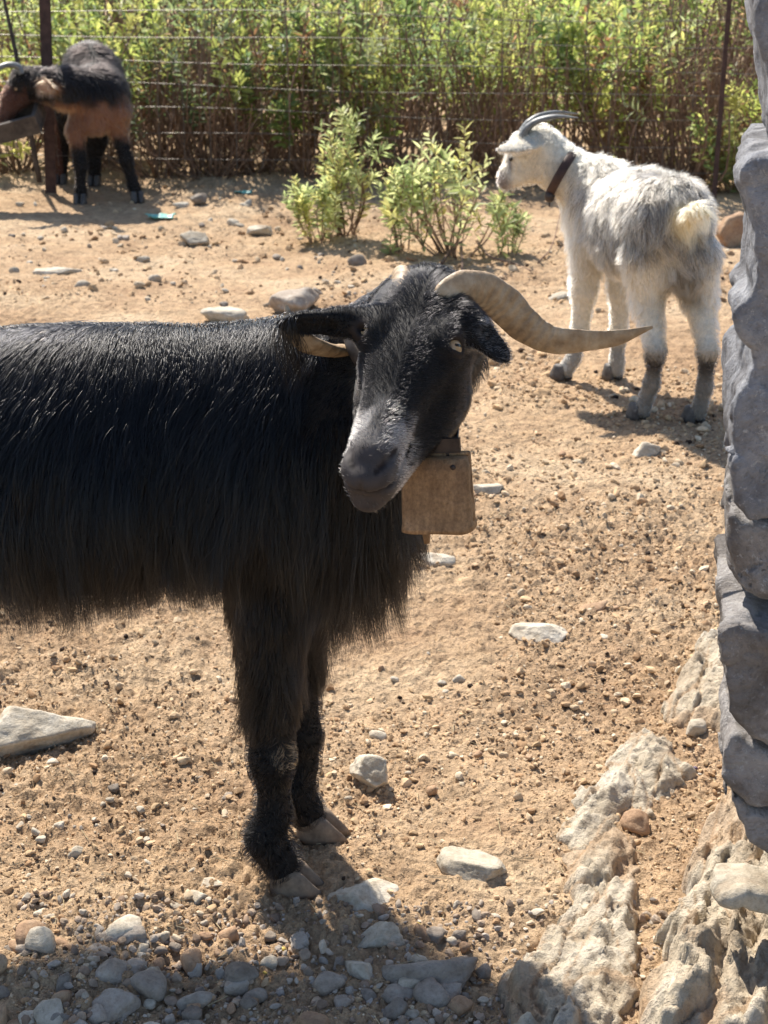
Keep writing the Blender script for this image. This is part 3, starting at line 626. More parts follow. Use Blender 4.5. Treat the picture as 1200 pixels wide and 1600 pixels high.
# ------------------------------------------------------------------ the black goat
def black_goat():
    r = np.random.default_rng(11)
    root = thing("goat", "long-haired black goat with wide twisted horns and a big bell, side on in front", "goat")
    Yc = 1.86; B = Sdf()
    B.ell((-.31, Yc, .615), (.29, .15, .155)); B.ell((-.48, Yc, .61), (.30, .162, .155), k=.06)
    B.ell((-.12, Yc, .61), (.14, .125, .17), k=.06); B.ell((-.88, Yc, .63), (.17, .125, .145), k=.07); B.ell((-.68, Yc, .62), (.2, .135, .15), k=.07)
    B.cone((-.12, Yc, .712), (-.88, Yc, .70), .065, .06, k=.08)
    B.cone((-.10, Yc, .655), (.045, 1.80, .79), .125, .068, k=.06)
    B.ell((-.055, Yc, .535), (.085, .095, .10), k=.06)
    # head frame: n towards the nose, l to its left (viewer's right), d out of the forehead
    poll = P(668, 448, 1.72); nose = P(560, 728, 1.525)
    n = nose-poll; HL = np.linalg.norm(n); n = n/HL
    l = np.cross(n, (0, 0, 1.)); l = l/np.linalg.norm(l)
    if l[0] < 0: l = -l
    roll = R(-6); dd = np.cross(n, l);  dd = dd if dd[2] > 0 else -dd
    K = HL/.265; nose = P(562, 716, 1.472); n = nose-poll; KU = np.linalg.norm(n)/.265; n = n/np.linalg.norm(n); l = np.cross(n, (0, 0, 1.)); l = l/np.linalg.norm(l); l = l if l[0] > 0 else -l; dd = np.cross(n, l); dd = dd if dd[2] > 0 else -dd; KV = np.array([KU, K, K]); K = K*.97
    l, dd = l*math.cos(roll)+dd*math.sin(roll), dd*math.cos(roll)-l*math.sin(roll)
    def h(u, v, w): return poll+n*u*KU+(l*v+dd*w)*K
    HR = np.array([n, l, dd]); EU, EW = .074, -.024
    H0 = h(-.005, 0, -.06)
    B.cone((.045, 1.80, .79), H0, .068, .062, k=.05)
    B.ell(h(.03, 0, -.05), np.array([.060, .055, .052])*K, HR, k=.03)
    B.ell(h(.088, 0, -.05), np.array([.062, .051, .048])*K, HR, k=.03)
    B.cone(h(.09, 0, -.046), h(.225, 0, -.04), .043*K, .0245*K, k=.03)
    B.cone(h(.13, 0, -.065), h(.232, 0, -.058), .034*K, .0250*K, k=.025)
    for sg in (-1, 1):
        B.ell(h(.064, sg*.043, -.008), np.array([.028, .015, .015])*K, HR, k=.02)        # brow
        B.ell(h(.075, sg*.036, -.088), np.array([.062, .026, .052])*K, HR, k=.03)          # cheek
        B.cone(h(.055, sg*.034, -.125), h(.215, sg*.010, -.084), .030*K, .018*K, k=.03)    # jaw
        B.ell(h(.243, sg*.0135, -.05), np.array([.020, .0165, .019])*K, HR, k=.014)         # muzzle pads
        B.ell(h(.236, sg*.014, -.072), np.array([.02, .015, .013])*K, HR, k=.01)          # upper lip
        B.ell(h(.15, sg*.056, -.058), np.array([.045, .011, .012])*K, HR, k=.03, cut=True)   # hollow below the eye
    B.ell(h(.258, 0, -.047), np.array([.012, .014, .014])*K, HR, k=.012)
    B.ell(h(.238, 0, -.088), np.array([.027, .022, .018])*K, HR, k=.012)                   # chin
    def surf(u, v, w, dirn):
        d_ = n*dirn[0]+l*dirn[1]+dd*dirn[2]; d_ = d_/np.linalg.norm(d_); ts = np.linspace(0, .12, 481); o_ = h(u, v, w)
        return o_+d_*ts[np.argmax(B(o_+ts[:, None]*d_) > 0)], d_
    EYES = {}; DARK = []
    for sg in (-1, 1): EYES[sg] = surf(.070, sg*.010, -.050, (.08, sg*.78, .62))
    NOST = {sg: [surf(.222, sg*.010, -.055, (.85, sg*.10, .55))[0], surf(.218, sg*.012, -.052, (.66, sg*.40, .74))[0], surf(.212, sg*.013, -.050, (.38, sg*.66, .84))[0]] for sg in (-1, 1)}
    LIPS = {sg: [surf(.22, 0, -.056, (1, 0, 0))[0], surf(.22, sg*.004, -.058, (1, sg*.55, -.02))[0], surf(.21, sg*.006, -.059, (.45, sg*1, 0))[0], surf(.190, sg*.006, -.058, (0, sg*1, .05))[0]] for sg in (-1, 1)}
    for sg in (-1, 1):
        e, ed = EYES[sg]
        ea = -n*.55+(l*sg*.6-dd*.8)*.8; ea = ea-ed*ea.dot(ed); ea /= np.linalg.norm(ea); EYES[sg] = (e, ed, ea); fe = np.array([ea, ed, np.cross(ea, ed)]); B.ell(e-ed*.0095, np.array([.0185, .0158, .0158])*K, fe, k=.010); B.ell(e+ed*.005, np.array([.0172, .0125, .0072])*K, fe, k=.003, cut=True)
        N3 = NOST[sg]; B.cone(N3[0], N3[1], .0024*K, .0040*K, k=.004, cut=True); B.cone(N3[1], N3[2], .0040*K, .0022*K, k=.004, cut=True)
        q4 = LIPS[sg]
        for i in range(3): B.cone(q4[i], q4[i+1], .0042*K, .0038*K, k=.005, cut=True)
        DARK += [(N3[0], N3[1], .0036), (N3[1], N3[2], .0036), (q4[0], q4[1], .0048), (q4[1], q4[2], .0048), (q4[2], q4[3], .0036)]
    B.cone(surf(.232, 0, -.062, (.8, 0, .5))[0], LIPS[1][0], .0018*K, .0018*K, k=.004, cut=True)
    # ears
    def ear(base, tip, wide, upv, cup):
        base = np.array(base); tip = np.array(tip); L = np.linalg.norm(tip-base); fr = frame(tip-base, upv); mid = base+(tip-base)*.55
        B.cone(base-(tip-base)*.12, base+(tip-base)*.25, .016, .016, k=.02)
        B.ell(mid, (L*.5, wide, .0085), fr, k=.015); B.ell(mid+fr[2]*cup*.0085+(tip-base)*.02, (L*.36, wide*.62, .0058), fr, k=.006, cut=True)
    eb1 = P(560, 503, 1.69); ear(eb1, P(436, 506, 1.665), .0185, (.1, -.80, -.58), 1)
    eb2 = P(728, 497, 1.69); ear(eb2, P(792, 563, 1.665), .0175, (.5, -.7, .5), 1)
    # legs
    def leg(pts, rs): B.chain(pts, rs, .025)
    fN = G(447, 1388); fF = G(487, 1303)
    kN = P(424, 1185, fN[1]+.005); kF = P(468, 1150, fF[1]+.005)
    leg([(-.135, 1.80, .60), (-.155, 1.795, .44), kN+[0, 0, .0], kN*[1, 1, 0]+[.0, 0, .11], fN*[1, 1, 0]+[-.028, 0, .075], fN*[1, 1, 0]+[-.008, 0, .035]], [.07, .043, .026, .0185, .0235, .026])
    leg([(-.12, 1.92, .60), (-.135, 1.915, .44), kF, kF*[1, 1, 0]+[.0, 0, .11], fF*[1, 1, 0]+[-.028, 0, .075], fF*[1, 1, 0]+[-.008, 0, .035]], [.07, .044, .028, .0215, .026, .027])
    hN = np.array([-.92, 1.775, 0.]); hF = np.array([-.86, 1.945, 0.])
    for f_ in (hN, hF):
        f_[2] = float(gh_low(f_[0], f_[1]))
        leg([(f_[0]+.03, f_[1], .60), (f_[0]+.06, f_[1], .46), (f_[0]-.075, f_[1], .29), (f_[0]-.05, f_[1], .12), f_+[-.012, 0, .06], f_+[0, 0, .03]], [.11, .085, .035, .023, .026, .027])
    B.cone((-1.03, Yc, .72), (-1.1, Yc, .69), .03, .016, k=.03)
    V, F, g = surface_nets(B, (-1.18, 1.40, -.01), (.22, 2.06, 1.0), .0035)
    U = (V-poll) @ HR.T/KV                                                                   # head coordinates of every vertex
    onhead = (U[:, 0] > -.03) & (U[:, 0] < .3) & (np.abs(U[:, 1]) < .13) & (U[:, 2] > -.15) & (V[:, 1] < 1.78)
    nor = ggrad(g, V)
    tint = np.tile(np.array([.006, .0056, .006]), (len(V), 1))
    muz = sstep(.18, .22, U[:, 0]+.03*vnoise(V*60, 3))*onhead
    tint = tint*(1-muz[:, None])+np.array([.085, .078, .076])*muz[:, None]
    fz = sstep(.165, .19, U[:, 0])*sstep(.232, .215, U[:, 0])*onhead*sstep(.004, .014, np.abs(U[:, 1]))*sstep(-.25, .3, vnoise(V*70, 8)+.15); tint = tint*(1-fz[:, None]*.8)+np.array([.26, .245, .235])*fz[:, None]*.8
    dk = muz*sstep(.222, .238, U[:, 0])*sstep(.034, .022, np.abs(U[:, 1]))*.8; tint = tint*(1-dk[:, None])+np.array([.040, .032, .031])*dk[:, None]
    for a_, b_, r_ in DARK:
        ab = b_-a_; t_ = np.clip((V-a_) @ ab/(ab @ ab), 0, 1); m_ = sstep(r_*1.25, r_*.7, np.linalg.norm(V-a_-t_[:, None]*ab, axis=1)); tint = tint*(1-m_[:, None])+np.array([.012, .008, .008])*m_[:, None]
    for sg in (-1, 1):
        m_ = sstep(.021, .013, np.linalg.norm(V-EYES[sg][0], axis=1)); tint = tint*(1-m_[:, None])+np.array([.02, .014, .012])*m_[:, None]
    body = mesh_np("body", V, F, M['skin'], root); col_attr(body, 'tint', tint)
    for sg in (-1, 1):
        eye_mesh(root, EYES[sg][0]-EYES[sg][1]*.0098, EYES[sg][1], EYES[sg][2], .0136*K, M['iris'], M['pupil'])
    # horns
    hp = [h(.008, .028, -.02), P(712, 455, 1.715), P(748, 453, 1.735), P(784, 474, 1.75), P(818, 508, 1.755), P(860, 531, 1.75), P(910, 533, 1.745), P(965, 528, 1.745), P(1020, 511, 1.75)]
    horn_part(root, hp, [.0225, .021, .0195, .0208, .0205, .0168, .0130, .0088, .0016], [.85, .8, .7, .55, .45, .4, .38, .36, .45], [-.2, -.1, 0, .15, .35, .45, .4, .3, .2], M['horn'], 150, (0, -.3, 1), .03, keel=.16)
    hp = [h(.008, -.028, -.02), P(630, 440, 1.775), P(622, 452, 1.825), P(602, 492, 1.85), P(568, 534, 1.82), P(530, 548, 1.76), P(486, 540, 1.70), P(457, 514, 1.69), P(447, 476, 1.695)]
    horn_part(root, hp, [.019, .020, .020, .020, .020, .018, .017, .011, .0015], [.75, .75, .7, .6, .5, .45, .4, .4, .5], [0, 0, -.1, -.2, -.3, -.2, .1, .4, .6], M['horn'], 130, (0, -.3, 1), .03)
    for f_ in (fN, fF):
        hoof_mesh(root, f_+[.016, -.002, -.003], (1, -.15), .078, .058, .036, M['hoof'])
    for f_ in (hN, hF): hoof_mesh(root, f_+[.03, 0, -.002], (1, 0), .08, .066, .046, M['hoof'])
    # ---- coat
    def wf(p):
        u = (p-poll) @ HR.T/KV; hd = (u[:, 0] > -.03) & (u[:, 0] < .3) & (np.abs(u[:, 1]) < .13) & (u[:, 2] > -.15) & (p[:, 1] < 1.78)
        return np.where(hd, 0., np.where(p[:, 1] > 1.92, .35, 1.)*np.where(p[:, 0] < -.62, .45, 1.))
    N = 78000; q = tri_sample(V, F, N, r, wf); nn = ggrad(g, q); x, y, z = q.T
    upper = z-.30
    length = np.interp(z, [0, .06, .14, .24, .29, .34, .42, .55, .75, .82], [.006, .010, .007, .008, .05, .09, .10, .13, .125, .09])
    armp = np.exp(-((x+.13)/.10)**2)
    bel = sstep(.60, .46, z)*sstep(.36, .42, z)*sstep(-.17, -.26, x); length = length*(1-.40*bel); length = np.where(y > 1.9, length*(1-.5*sstep(.62, .5, z)*sstep(-.17, -.26, x)), length)
    fr_ = sstep(-.10, -.02, x)*sstep(.4, .5, z)*sstep(.72, .6, z); length = length*(1-.12*fr_)
    neckm = sstep(-.04, .05, x)*sstep(.5, .62, z); length = length*(1-neckm)+.07*neckm; jw = sstep(.17, .11, np.linalg.norm(q-h(.03, 0, -.08), axis=1)); length = length*(1-jw)+.014*jw
    low = sstep(.06, .16, z); length = length*r.uniform(.65, 1.15, N)
    lenvar = 1+.5*vnoise(np.stack([x*9, y*5, z*4], -1), 8)+.3*vnoise(np.stack([x*30, y*9, z*9], -1), 9); length = length*lenvar
    flow = np.stack([-.45*sstep(.45, .6, z)-1.2*sstep(.55, .75, z)*vnoise(q*np.array([5, 3, 6.]), 4)-.5*vnoise(q*np.array([7, 3, 3.]), 14)*sstep(.4, .5, z)+.10*sstep(-.1, .1, x), .25*vnoise(q*7, 6), -np.ones(N)*1.0], -1)
    flow[:, 1] += np.sign(y-Yc)*-.0
    kt = np.exp(-((z-.30)/.05)**2)*(x < -.15)*(y < Yc)*(r.random(N) < .6); flow[:, 0] -= 1.1*kt; length = length*(1+.5*kt)
    topm = sstep(.6, .95, nn[:, 2]); flow[:, 1] += topm*np.where(y < Yc+.01, -1.2, 1.2)
    upf = sstep(.50, .62, z)*sstep(.79, .74, z)*sstep(.12, -.02, x)*sstep(-.35, .55, vnoise(np.stack([x*7, y*3, z*9], -1), 71)+.25)
    S = grow(g, q, nn, flow, length, 9, .10+.18*low-.03*upf, (.20+.1*r.random(N))*(.25+.75*sstep(.2, .32, z))+.95*upf*r.random(N), r, .12, .004)
    tt = np.linspace(0, 1, S.shape[1])[None, :, None]**1.3; wv = np.stack([vnoise(q*np.array([26, 26, 9.]), 31), .5*vnoise(q*np.array([26, 26, 9.]), 32), .3*vnoise(q*20, 33)], -1); S = S+tt*wv[:, None, :]*.022*np.minimum(length/.12, 1)[:, None, None]
    S = clump(S, 1500, r, .92, .85)
    fly = r.random(N) < .045; S[fly] += (np.linspace(0, 1, S.shape[1])**1.5)[None, :, None]*(r.normal(size=(int(fly.sum()), 1, 3))*.014)*np.minimum(length[fly]/.12, 1)[:, None, None]
    tc = np.array([.0022, .0023, .0030])*(.5+1.0*r.random((N, 1))**2); warm = (sstep(.62, .42, z)*.7)[:, None]
    tc = tc*(1-warm)+np.array([.0020, .0015, .0013])*(.5+1.0*r.random((N, 1)))*warm; glint = (r.random(N) < .03+.05*upf)[:, None]; tc = np.where(glint, np.array([.03, .026, .023])*r.uniform(.4, 2, (N, 1)), tc); lit_knee = (np.linalg.norm(q-P(446, 1180, fN[1]-.014), axis=1) < .023)[:, None]; tc = np.where(lit_knee, np.array([.38, .24, .13]), tc)  # glints painted as paler strands; sunlit spot at the knee painted as tan hair
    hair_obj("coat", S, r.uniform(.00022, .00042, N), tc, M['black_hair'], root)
    # head hair: short, flat, longer tuft on the poll, grey on the muzzle
    def wh(p):
        u = (p-poll) @ HR.T/KV; hd = (u[:, 0] > -.04) & (u[:, 0] < .262) & (np.abs(u[:, 1]) < .14) & (u[:, 2] > -.16) & (p[:, 1] < 1.80)
        return hd*np.where((u[:, 0] > .236) & (np.abs(u[:, 1]) < .03), .10, 1.)*np.where((u[:, 0] > .222), .6, 1.)
    N2 = 46000; q = tri_sample(V, F, N2, r, wh); nn = ggrad(g, q); u = (q-poll) @ HR.T/KV
    ok = (np.linalg.norm(q-EYES[1][0], axis=1) > .0145) & (np.linalg.norm(q-EYES[-1][0], axis=1) > .0145)
    for a_, b_, r_ in DARK:
        ab = b_-a_; t_ = np.clip((q-a_) @ ab/(ab @ ab), 0, 1); ok &= np.linalg.norm(q-a_-t_[:, None]*ab, axis=1) > r_*1.5
    q, nn, u = q[ok], nn[ok], u[ok]; N2 = len(q)
    pollm = sstep(.06, .0, u[:, 0])*sstep(-.05, -.015, u[:, 2]); throat = sstep(-.09, -.12, u[:, 2])*sstep(.22, .12, u[:, 0])
    earm = sstep(.068, .085, np.abs(u[:, 1]))*(u[:, 0] < .09)
    ln = (.0052+.0085*pollm*(1-earm)+.004*throat-.0015*sstep(.18, .24, u[:, 0]))*r.uniform(.6, 1.2, N2)
    rad_ = q-h(.045, .0, -.0); fl = -n[None]*(1-pollm[:, None])*np.where(u[:, :1] > .17, .3, .4)+dd*-.2+nrm(rad_)*pollm[:, None]*1.0
    fl = fl+np.array([0, 0, -.5])*throat[:, None]+nrm(u*[0, 1, 0]+1e-9) @ HR*.4
    S = grow(g, q, nn, fl, ln, 5, .03+.1*throat, .05+.30*pollm*(1-earm), r, .08, .0008); S = clump(S, 2600, r, .3, .6)
    mz = sstep(.165, .205, u[:, 0]+.02*vnoise(q*55, 3)); mz = mz*(.3+.7*(r.random(N2) < .8))
    top = sstep(.222, .236, u[:, 0])*sstep(-.05, -.035, u[:, 2])*sstep(.024, .012, np.abs(u[:, 1])); mz = mz*(1-.85*top)*(1-.8*sstep(.012, .004, np.abs(u[:, 1]))*sstep(.19, .2, u[:, 0])); mz = mz*(1-sstep(.222, .236, u[:, 0])*.8)
    tc = np.array([.0032, .0031, .0036])*(.6+.9*r.random((N2, 1))); jaw = (sstep(-.06, -.09, u[:, 2])*(r.random(N2) < .14))[:, None]
    tc = tc*(1-jaw)+np.array([.06, .045, .03])*jaw
    tc = tc*(1-mz[:, None])+np.array([.74, .70, .67])*(.5+.6*r.random((N2, 1)))*mz[:, None]
    ea_, eb_ = P(738, 508, 1.685), P(792, 563, 1.665); te = np.clip((q-ea_) @ (eb_-ea_)/((eb_-ea_) @ (eb_-ea_)), 0, 1); earR = (np.linalg.norm(q-ea_-te[:, None]*(eb_-ea_), axis=1) < .03)*(te > 0)*.9; earR = earR*(r.random(N2) < .7)
    tc = tc*(1-earR[:, None])+np.array([.16, .16, .17])*earR[:, None]
    hair_obj("face_hair", S, r.uniform(.00018, .00034, N2), tc, M['black_hair'], root)
    settle(root, (-.4, Yc, 0))
    return h, K, HR
HEAD = black_goat()

def cowbell():
    root = thing("cowbell", "large rusty sheet-metal bell hanging from the black goat's neck", "bell")
    c = P(684, 768, 1.63); W, Hh, D = .041, .045, .026; rot = R(-14)
    ax = np.array([math.cos(rot), math.sin(rot)*1, .10]); ax /= np.linalg.norm(ax); up = np.array([.035, .05, 1.]); up -= ax*up.dot(ax); up /= np.linalg.norm(up); fw = np.cross(up, ax)
    mb = MB(); n = 48; rows = []
    def ring(s, z, e=4.5):
        out = []
        for k in range(n):
            th = 2*math.pi*k/n; a = abs(math.cos(th))**(2/e)*math.copysign(1, math.cos(th)); b = abs(math.sin(th))**(2/e)*math.copysign(1, math.sin(th))
            out.append(c+ax*a*W*s[0]+fw*b*D*s[1]+up*z*Hh)
        return out
    prof = [((.93, .45), 1.0), ((.97, .62), .96), ((1, .72), .6), ((1.0, .82), .1), ((1.02, .92), -.4), ((1.03, .98), -.80), ((1.05, 1.02), -.86), ((1.055, 1.03), -1.0), ((1.015, .97), -1.0), ((.98, .9), -.8), ((.95, .72), 0), ((.9, .5), .9)]
    for s_, z in prof: rows += ring(s_, z)
    m = len(prof); Fc = [(i*n+k, (i+1)*n+k, (i+1)*n+(k+1) % n, i*n+(k+1) % n) for i in range(m-1) for k in range(n)]
    Fc += [tuple(range(n)), tuple((m-1)*n+k for k in range(n-1, -1, -1))]
    V = np.array(rows); V += .0012*np.stack([vnoise(V*45, 1), vnoise(V*45, 2), vnoise(V*45, 3)], -1)*1.6
    b = mesh_np("bell_body", V, [f[::-1] for f in Fc], M['bell'], root, True)
    mb = MB()
    for sg in (-1, 1): mb.tube([c+ax*sg*W*.97+up*Hh*z+fw*.001 for z in np.linspace(-.8, 1.06, 10)], .0028, 8)       # folded side seams
    mb.tube([c+ax*W*t+up*Hh*(1.0+.03*abs(t)) for t in np.linspace(-.98, 1.0, 10)], .003, 8)
    mb.build("seam", M['bell'], root, True)
    mb = MB(); cl = c-ax*.018
    mb.tube([cl+up*.01, cl-up*.03, cl-up*.05, cl-up*.064], [.003, .004, .0052, .0035], 10); mb.build("clapper", M['bell'], root, True)
    mb = MB(); mb.tube([c+up*Hh*.95+ax*.016*math.cos(a)+up*.016*math.sin(a) for a in np.linspace(0, math.pi, 12)], .0035, 8); mb.build("loop", M['belldark'], root, True)
    mb = MB()
    for a_ in (-.62, .62): mb.tube([c+ax*W*a_-fw*(D*.86)+up*Hh*.78, c+ax*W*a_-fw*(D*.86+.0022)+up*Hh*.78], [.0034, .0026], 12)
    mb.build("rivet", M['belldark'], root, True)
    mb = MB(); fr_ = np.array([ax, fw, up]).T; mb.box(c+up*(Hh*1.0+.011)+ax*.010, (.021, .0035, .0085), fr_); mb.build("strap", M['belldark'], root)
    # collar strap round the neck
    top = c+up*(Hh+.012); pts = []
    cc = np.array([.02, 1.765, .765]); fr = frame(np.array([.045, 1.80, .79])-np.array([-.10, 1.86, .655]), (0, 0, 1))
    rr = np.linalg.norm((top-cc)-fr[0]*(top-cc).dot(fr[0])); a0 = math.atan2((top-cc).dot(fr[2]), (top-cc).dot(fr[1])); off = (top-cc).dot(fr[0])
    for a in np.linspace(0, 2*math.pi, 49):
        rad_ = .092+(rr-.092)*math.exp(-((a if a < math.pi else a-2*math.pi)/.5)**2)
        pts.append(cc+fr[0]*off*math.exp(-((a if a < math.pi else a-2*math.pi)/.9)**2)+(fr[1]*math.cos(a0+a)+fr[2]*math.sin(a0+a))*rad_)
    V, F = sweep(pts, .008, 10, False, np.full(49, .28), np.zeros(49), fr[0]); mesh_np("collar", V, F, M['belldark'], root, True)
    settle(root, c)
cowbell()

# ------------------------------------------------------------------ the white goat
def white_goat():
    r = np.random.default_rng(12)
    root = thing("goat", "shaggy white and grey goat looking away, seen from behind with a collar and bell", "goat")
    B = Sdf()
    fHL, fHR, fFL, fFR = G(1003, 655), G(1090, 660), G(884, 592), G(962, 592)
    Yh = (fHL[1]+fHR[1])/2; Yf = (fFL[1]+fFR[1])/2
    hind, mid, chest = P(1043, 352, Yh+.08), P(1000, 352, (Yh+Yf)/2+.03), P(952, 345, Yf+.02)
    B.cone(hind, mid, .108, .118, k=.06); B.cone(mid, chest, .118, .105, k=.06)
    B.cone(hind+[0, 0, .03], mid+[0, 0, .035], .10, .105, k=.05); B.cone(mid+[0, 0, .035], chest+[0, 0, .03], .105, .09, k=.05)
    B.cone(mid+[0, 0, -.04], hind+[0, .05, -.06], .11, .085, k=.05)
    n0, n1 = P(938, 308, Yf+.03), P(876, 262, Yf+.06)
    B.cone(n0, n1, .098, .062, k=.06); B.cone(chest+[0, 0, -.03], n0, .1, .09, k=.05)
    Yd = Yf+.07; hd = lambda a, b, dy=0: P(a, b, Yd+dy)
    B.cone(n1, hd(850, 235), .062, .056, k=.04); B.cone(hd(843, 226), hd(822, 232), .054, .046, k=.03)
    B.cone(hd(822, 232), hd(792, 274), .043, .023, k=.03); B.cone(hd(846, 258), hd(800, 280), .044, .024, k=.03)
    B.cone(hd(795, 280), hd(788, 286), .024, .019, k=.015)
    B.cone(hd(781, 286, -.03), hd(790, 291, -.03), .004, .003, k=.005, cut=True)
    tpe = hd(779, 234, -.085); be = hd(852, 222, -.045); fr = frame(tpe-be, (0, -.4, 1)); B.ell(be+(tpe-be)*.52, (np.linalg.norm(tpe-be)*.53, .031, .009), fr, k=.015)
    tpe = hd(808, 238, .09); be = hd(838, 226, .05); fr = frame(tpe-be, (0, .4, 1)); B.ell(be+(tpe-be)*.5, (np.linalg.norm(tpe-be)*.55, .024, .009), fr, k=.015)
    def leg(pts, rs, k=.025): B.chain(pts, rs, k)
    leg([P(918, 385, fFL[1]), P(912, 455, fFL[1]), P(906, 520, fFL[1]), P(896, 560, fFL[1]), fFL+[0, 0, .03]], [.055, .034, .024, .0175, .023])
    leg([P(975, 385, fFR[1]), P(970, 455, fFR[1]), P(966, 525, fFR[1]), P(964, 562, fFR[1]), fFR+[0, 0, .03]], [.05, .032, .024, .0175, .023])
    leg([P(1012, 400, fHL[1]+.06), P(1012, 470, fHL[1]+.07), P(1025, 550, fHL[1]-.03), P(1018, 600, fHL[1]-.01), fHL+[0, 0, .03]], [.070, .040, .0235, .0175, .0225])
    leg([P(1082, 400, fHR[1]+.06), P(1094, 470, fHR[1]+.07), P(1106, 550, fHR[1]-.03), P(1101, 605, fHR[1]-.01), fHR+[0, 0, .03]], [.068, .039, .0235, .0175, .0225])
    B.ell(P(1062, 425, Yh+.06), (.06, .06, .05), k=.04)
    t0, t1, t2 = P(1068, 345, Yh-.02), P(1088, 330, Yh-.06), P(1102, 338, Yh-.075); B.chain([t0, t1, t2], [.026, .018, .012], .02)
    V, F, g = surface_nets(B, np.minimum(fFL, tpe)*[1, 1, 0]+[-.2, -.65, -.01], [1.05, Yf+.3, .95], .0065)
    axis = nrm((hind-chest)[None])[0]
    def colour(p, rnd=None):
        s_ = (p-chest) @ axis/np.linalg.norm(hind-chest); z = p[:, 2]; nz_ = vnoise(p*9, 5)*.5+vnoise(p*26, 6)*.35
        c = np.tile(np.array([.60, .545, .44]), (len(p), 1))
        gr = sstep(-.15, .6, s_+nz_*.8)*sstep(.40, .50, z+.05*nz_)*sstep(.75, .1, nz_+.1)
        if rnd is not None: gr = np.clip(gr*.9-.1, 0, 1) > rnd
        gr = gr*1.0; c = c*(1-gr[:, None]*.9)+np.array([.072, .066, .060])*gr[:, None]*.9
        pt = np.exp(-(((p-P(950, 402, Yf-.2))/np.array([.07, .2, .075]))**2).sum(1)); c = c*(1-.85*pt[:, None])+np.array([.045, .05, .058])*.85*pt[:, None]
        dn = sstep(.085, .02, np.abs(p[:, 0]-P(1075, 400, Yh)[0]))*sstep(.30, .36, z)*sstep(.48, .42, z)*(p[:, 1] < Yh+.06); c = c*(1-.8*dn[:, None])+np.array([.03, .022, .018])*.8*dn[:, None]
        lowh = sstep(.225, .17, z+.03*nz_)*(p[:, 1] < Yh+.2); c = c*(1-.8*lowh[:, None])+np.array([.06, .062, .066])*.8*lowh[:, None]
        hk = np.exp(-((z-.185)/.045)**2)*(p[:, 1] < Yh+.12); c = c*(1-.9*hk[:, None])+np.array([.022, .018, .017])*.9*hk[:, None]
        lowf = sstep(.15, .10, z+.03*nz_)*(p[:, 1] >= Yh+.2); c = c*(1-.7*lowf[:, None])+np.array([.14, .145, .15])*.7*lowf[:, None]
        forehead_shade = np.exp(-(((p-hd(825, 205))/np.array([.035, .05, .02]))**2).sum(1)); c = c*(1-.6*forehead_shade[:, None])+np.array([.16, .19, .19])*.6*forehead_shade[:, None]  # shade between horn and ear painted as bluish grey on the forehead
        ns = sstep(.055, .03, np.linalg.norm(p-hd(780, 287), axis=1)); c = c*(1-.75*ns[:, None])+np.array([.07, .05, .06])*.75*ns[:, None]
        st = np.exp(-(((p-hd(797, 258, -.03))/np.array([.006, .05, .035]))**2).sum(1)); c = c*(1-.85*st[:, None])+np.array([.09, .095, .12])*.85*st[:, None]
        tl = sstep(.1, .05, np.linalg.norm(p-t1-[0, -.02, -.02], axis=1)); c = c*(1-tl[:, None])+np.array([.66, .55, .33])*tl[:, None]
        return c
    body = mesh_np("body", V, F, M['skin'], root); col_attr(body, 'tint', colour(V))
    eye_mesh(root, hd(798, 249, -.033), (-.5, -.8, .1), (-.6, .3, -.6), .0062, M['pupil'], M['pupil'])
    eye_mesh(root, hd(806, 247, .036), (-.5, .8, .1), (-.6, .3, -.6), .011, M['iris'], M['pupil'])
    for dy, dz in ((-.028, 0), (.035, -6)):
        horn_part(root, [hd(815, 213+dz, dy*.8), hd(825, 199+dz, dy), hd(842, 188+dz, dy*1.3), hd(870, 182+dz, dy*1.8), hd(904, 184+dz, dy*2.4)], [.019, .0185, .016, .011, .002], [.6]*5, [0]*5, M['greyhorn'], 60, (0, -1, .2), .025)
    for f_, fw in ((fHL, (-.35, 1)), (fHR, (-.35, 1)), (fFL, (-.5, .8)), (fFR, (-.3, 1))):
        hoof_mesh(root, f_+[fw[0]*.03, fw[1]*.022, -.002], fw, .075, .064, .042, M['darkhoof'])
    N = 52000; q = tri_sample(V, F, N, r); nn = ggrad(g, q); z = q[:, 2]; s_ = (q-chest) @ axis/np.linalg.norm(hind-chest)
    length = np.interp(z, [0, .16, .24, .34, .5, .7], [.005, .006, .011, .030, .052, .048])
    headm = sstep(.19, .13, np.linalg.norm((q-hd(825, 250))*[1, .8, 1], axis=1)); length = length*(1-headm)+.010*headm
    front = sstep(.1, -.4, s_)*(1-headm); length = length*(1-.35*front)
    tailm = (np.linalg.norm(q-t1, axis=1) < .06); length = np.where(tailm, .05, length)*r.uniform(.6, 1.2, N)
    flow = np.tile(axis*.55+np.array([0, 0, -1.]), (N, 1)); flow += .45*np.stack([vnoise(q*8, 1), vnoise(q*8, 2), vnoise(q*8, 3)], -1)
    flow = np.where(tailm[:, None], np.array([.35, -.5, -.8]), flow); mane = sstep(.5, .9, nn[:, 2])*sstep(.15, -.2, s_)
    S = grow(g, q, nn, flow, length, 7, .10, .28+.35*mane+.15*r.random(N), r, .16, .003); S = clump(S, 1000, r, .85, .85)
    tc = colour(q, r.random(N))*r.uniform(.7, 1.15, (N, 1)); hair_obj("coat", S, r.uniform(.0004, .0008, N), np.clip(tc, 0, .85), M['pale_hair'], root)
    settle(root, (float(mid[0]), float(mid[1]), 0))
    # collar with round bell
    c = thing("collar", "brown leather collar with a small round bell on the white goat's neck", "collar")
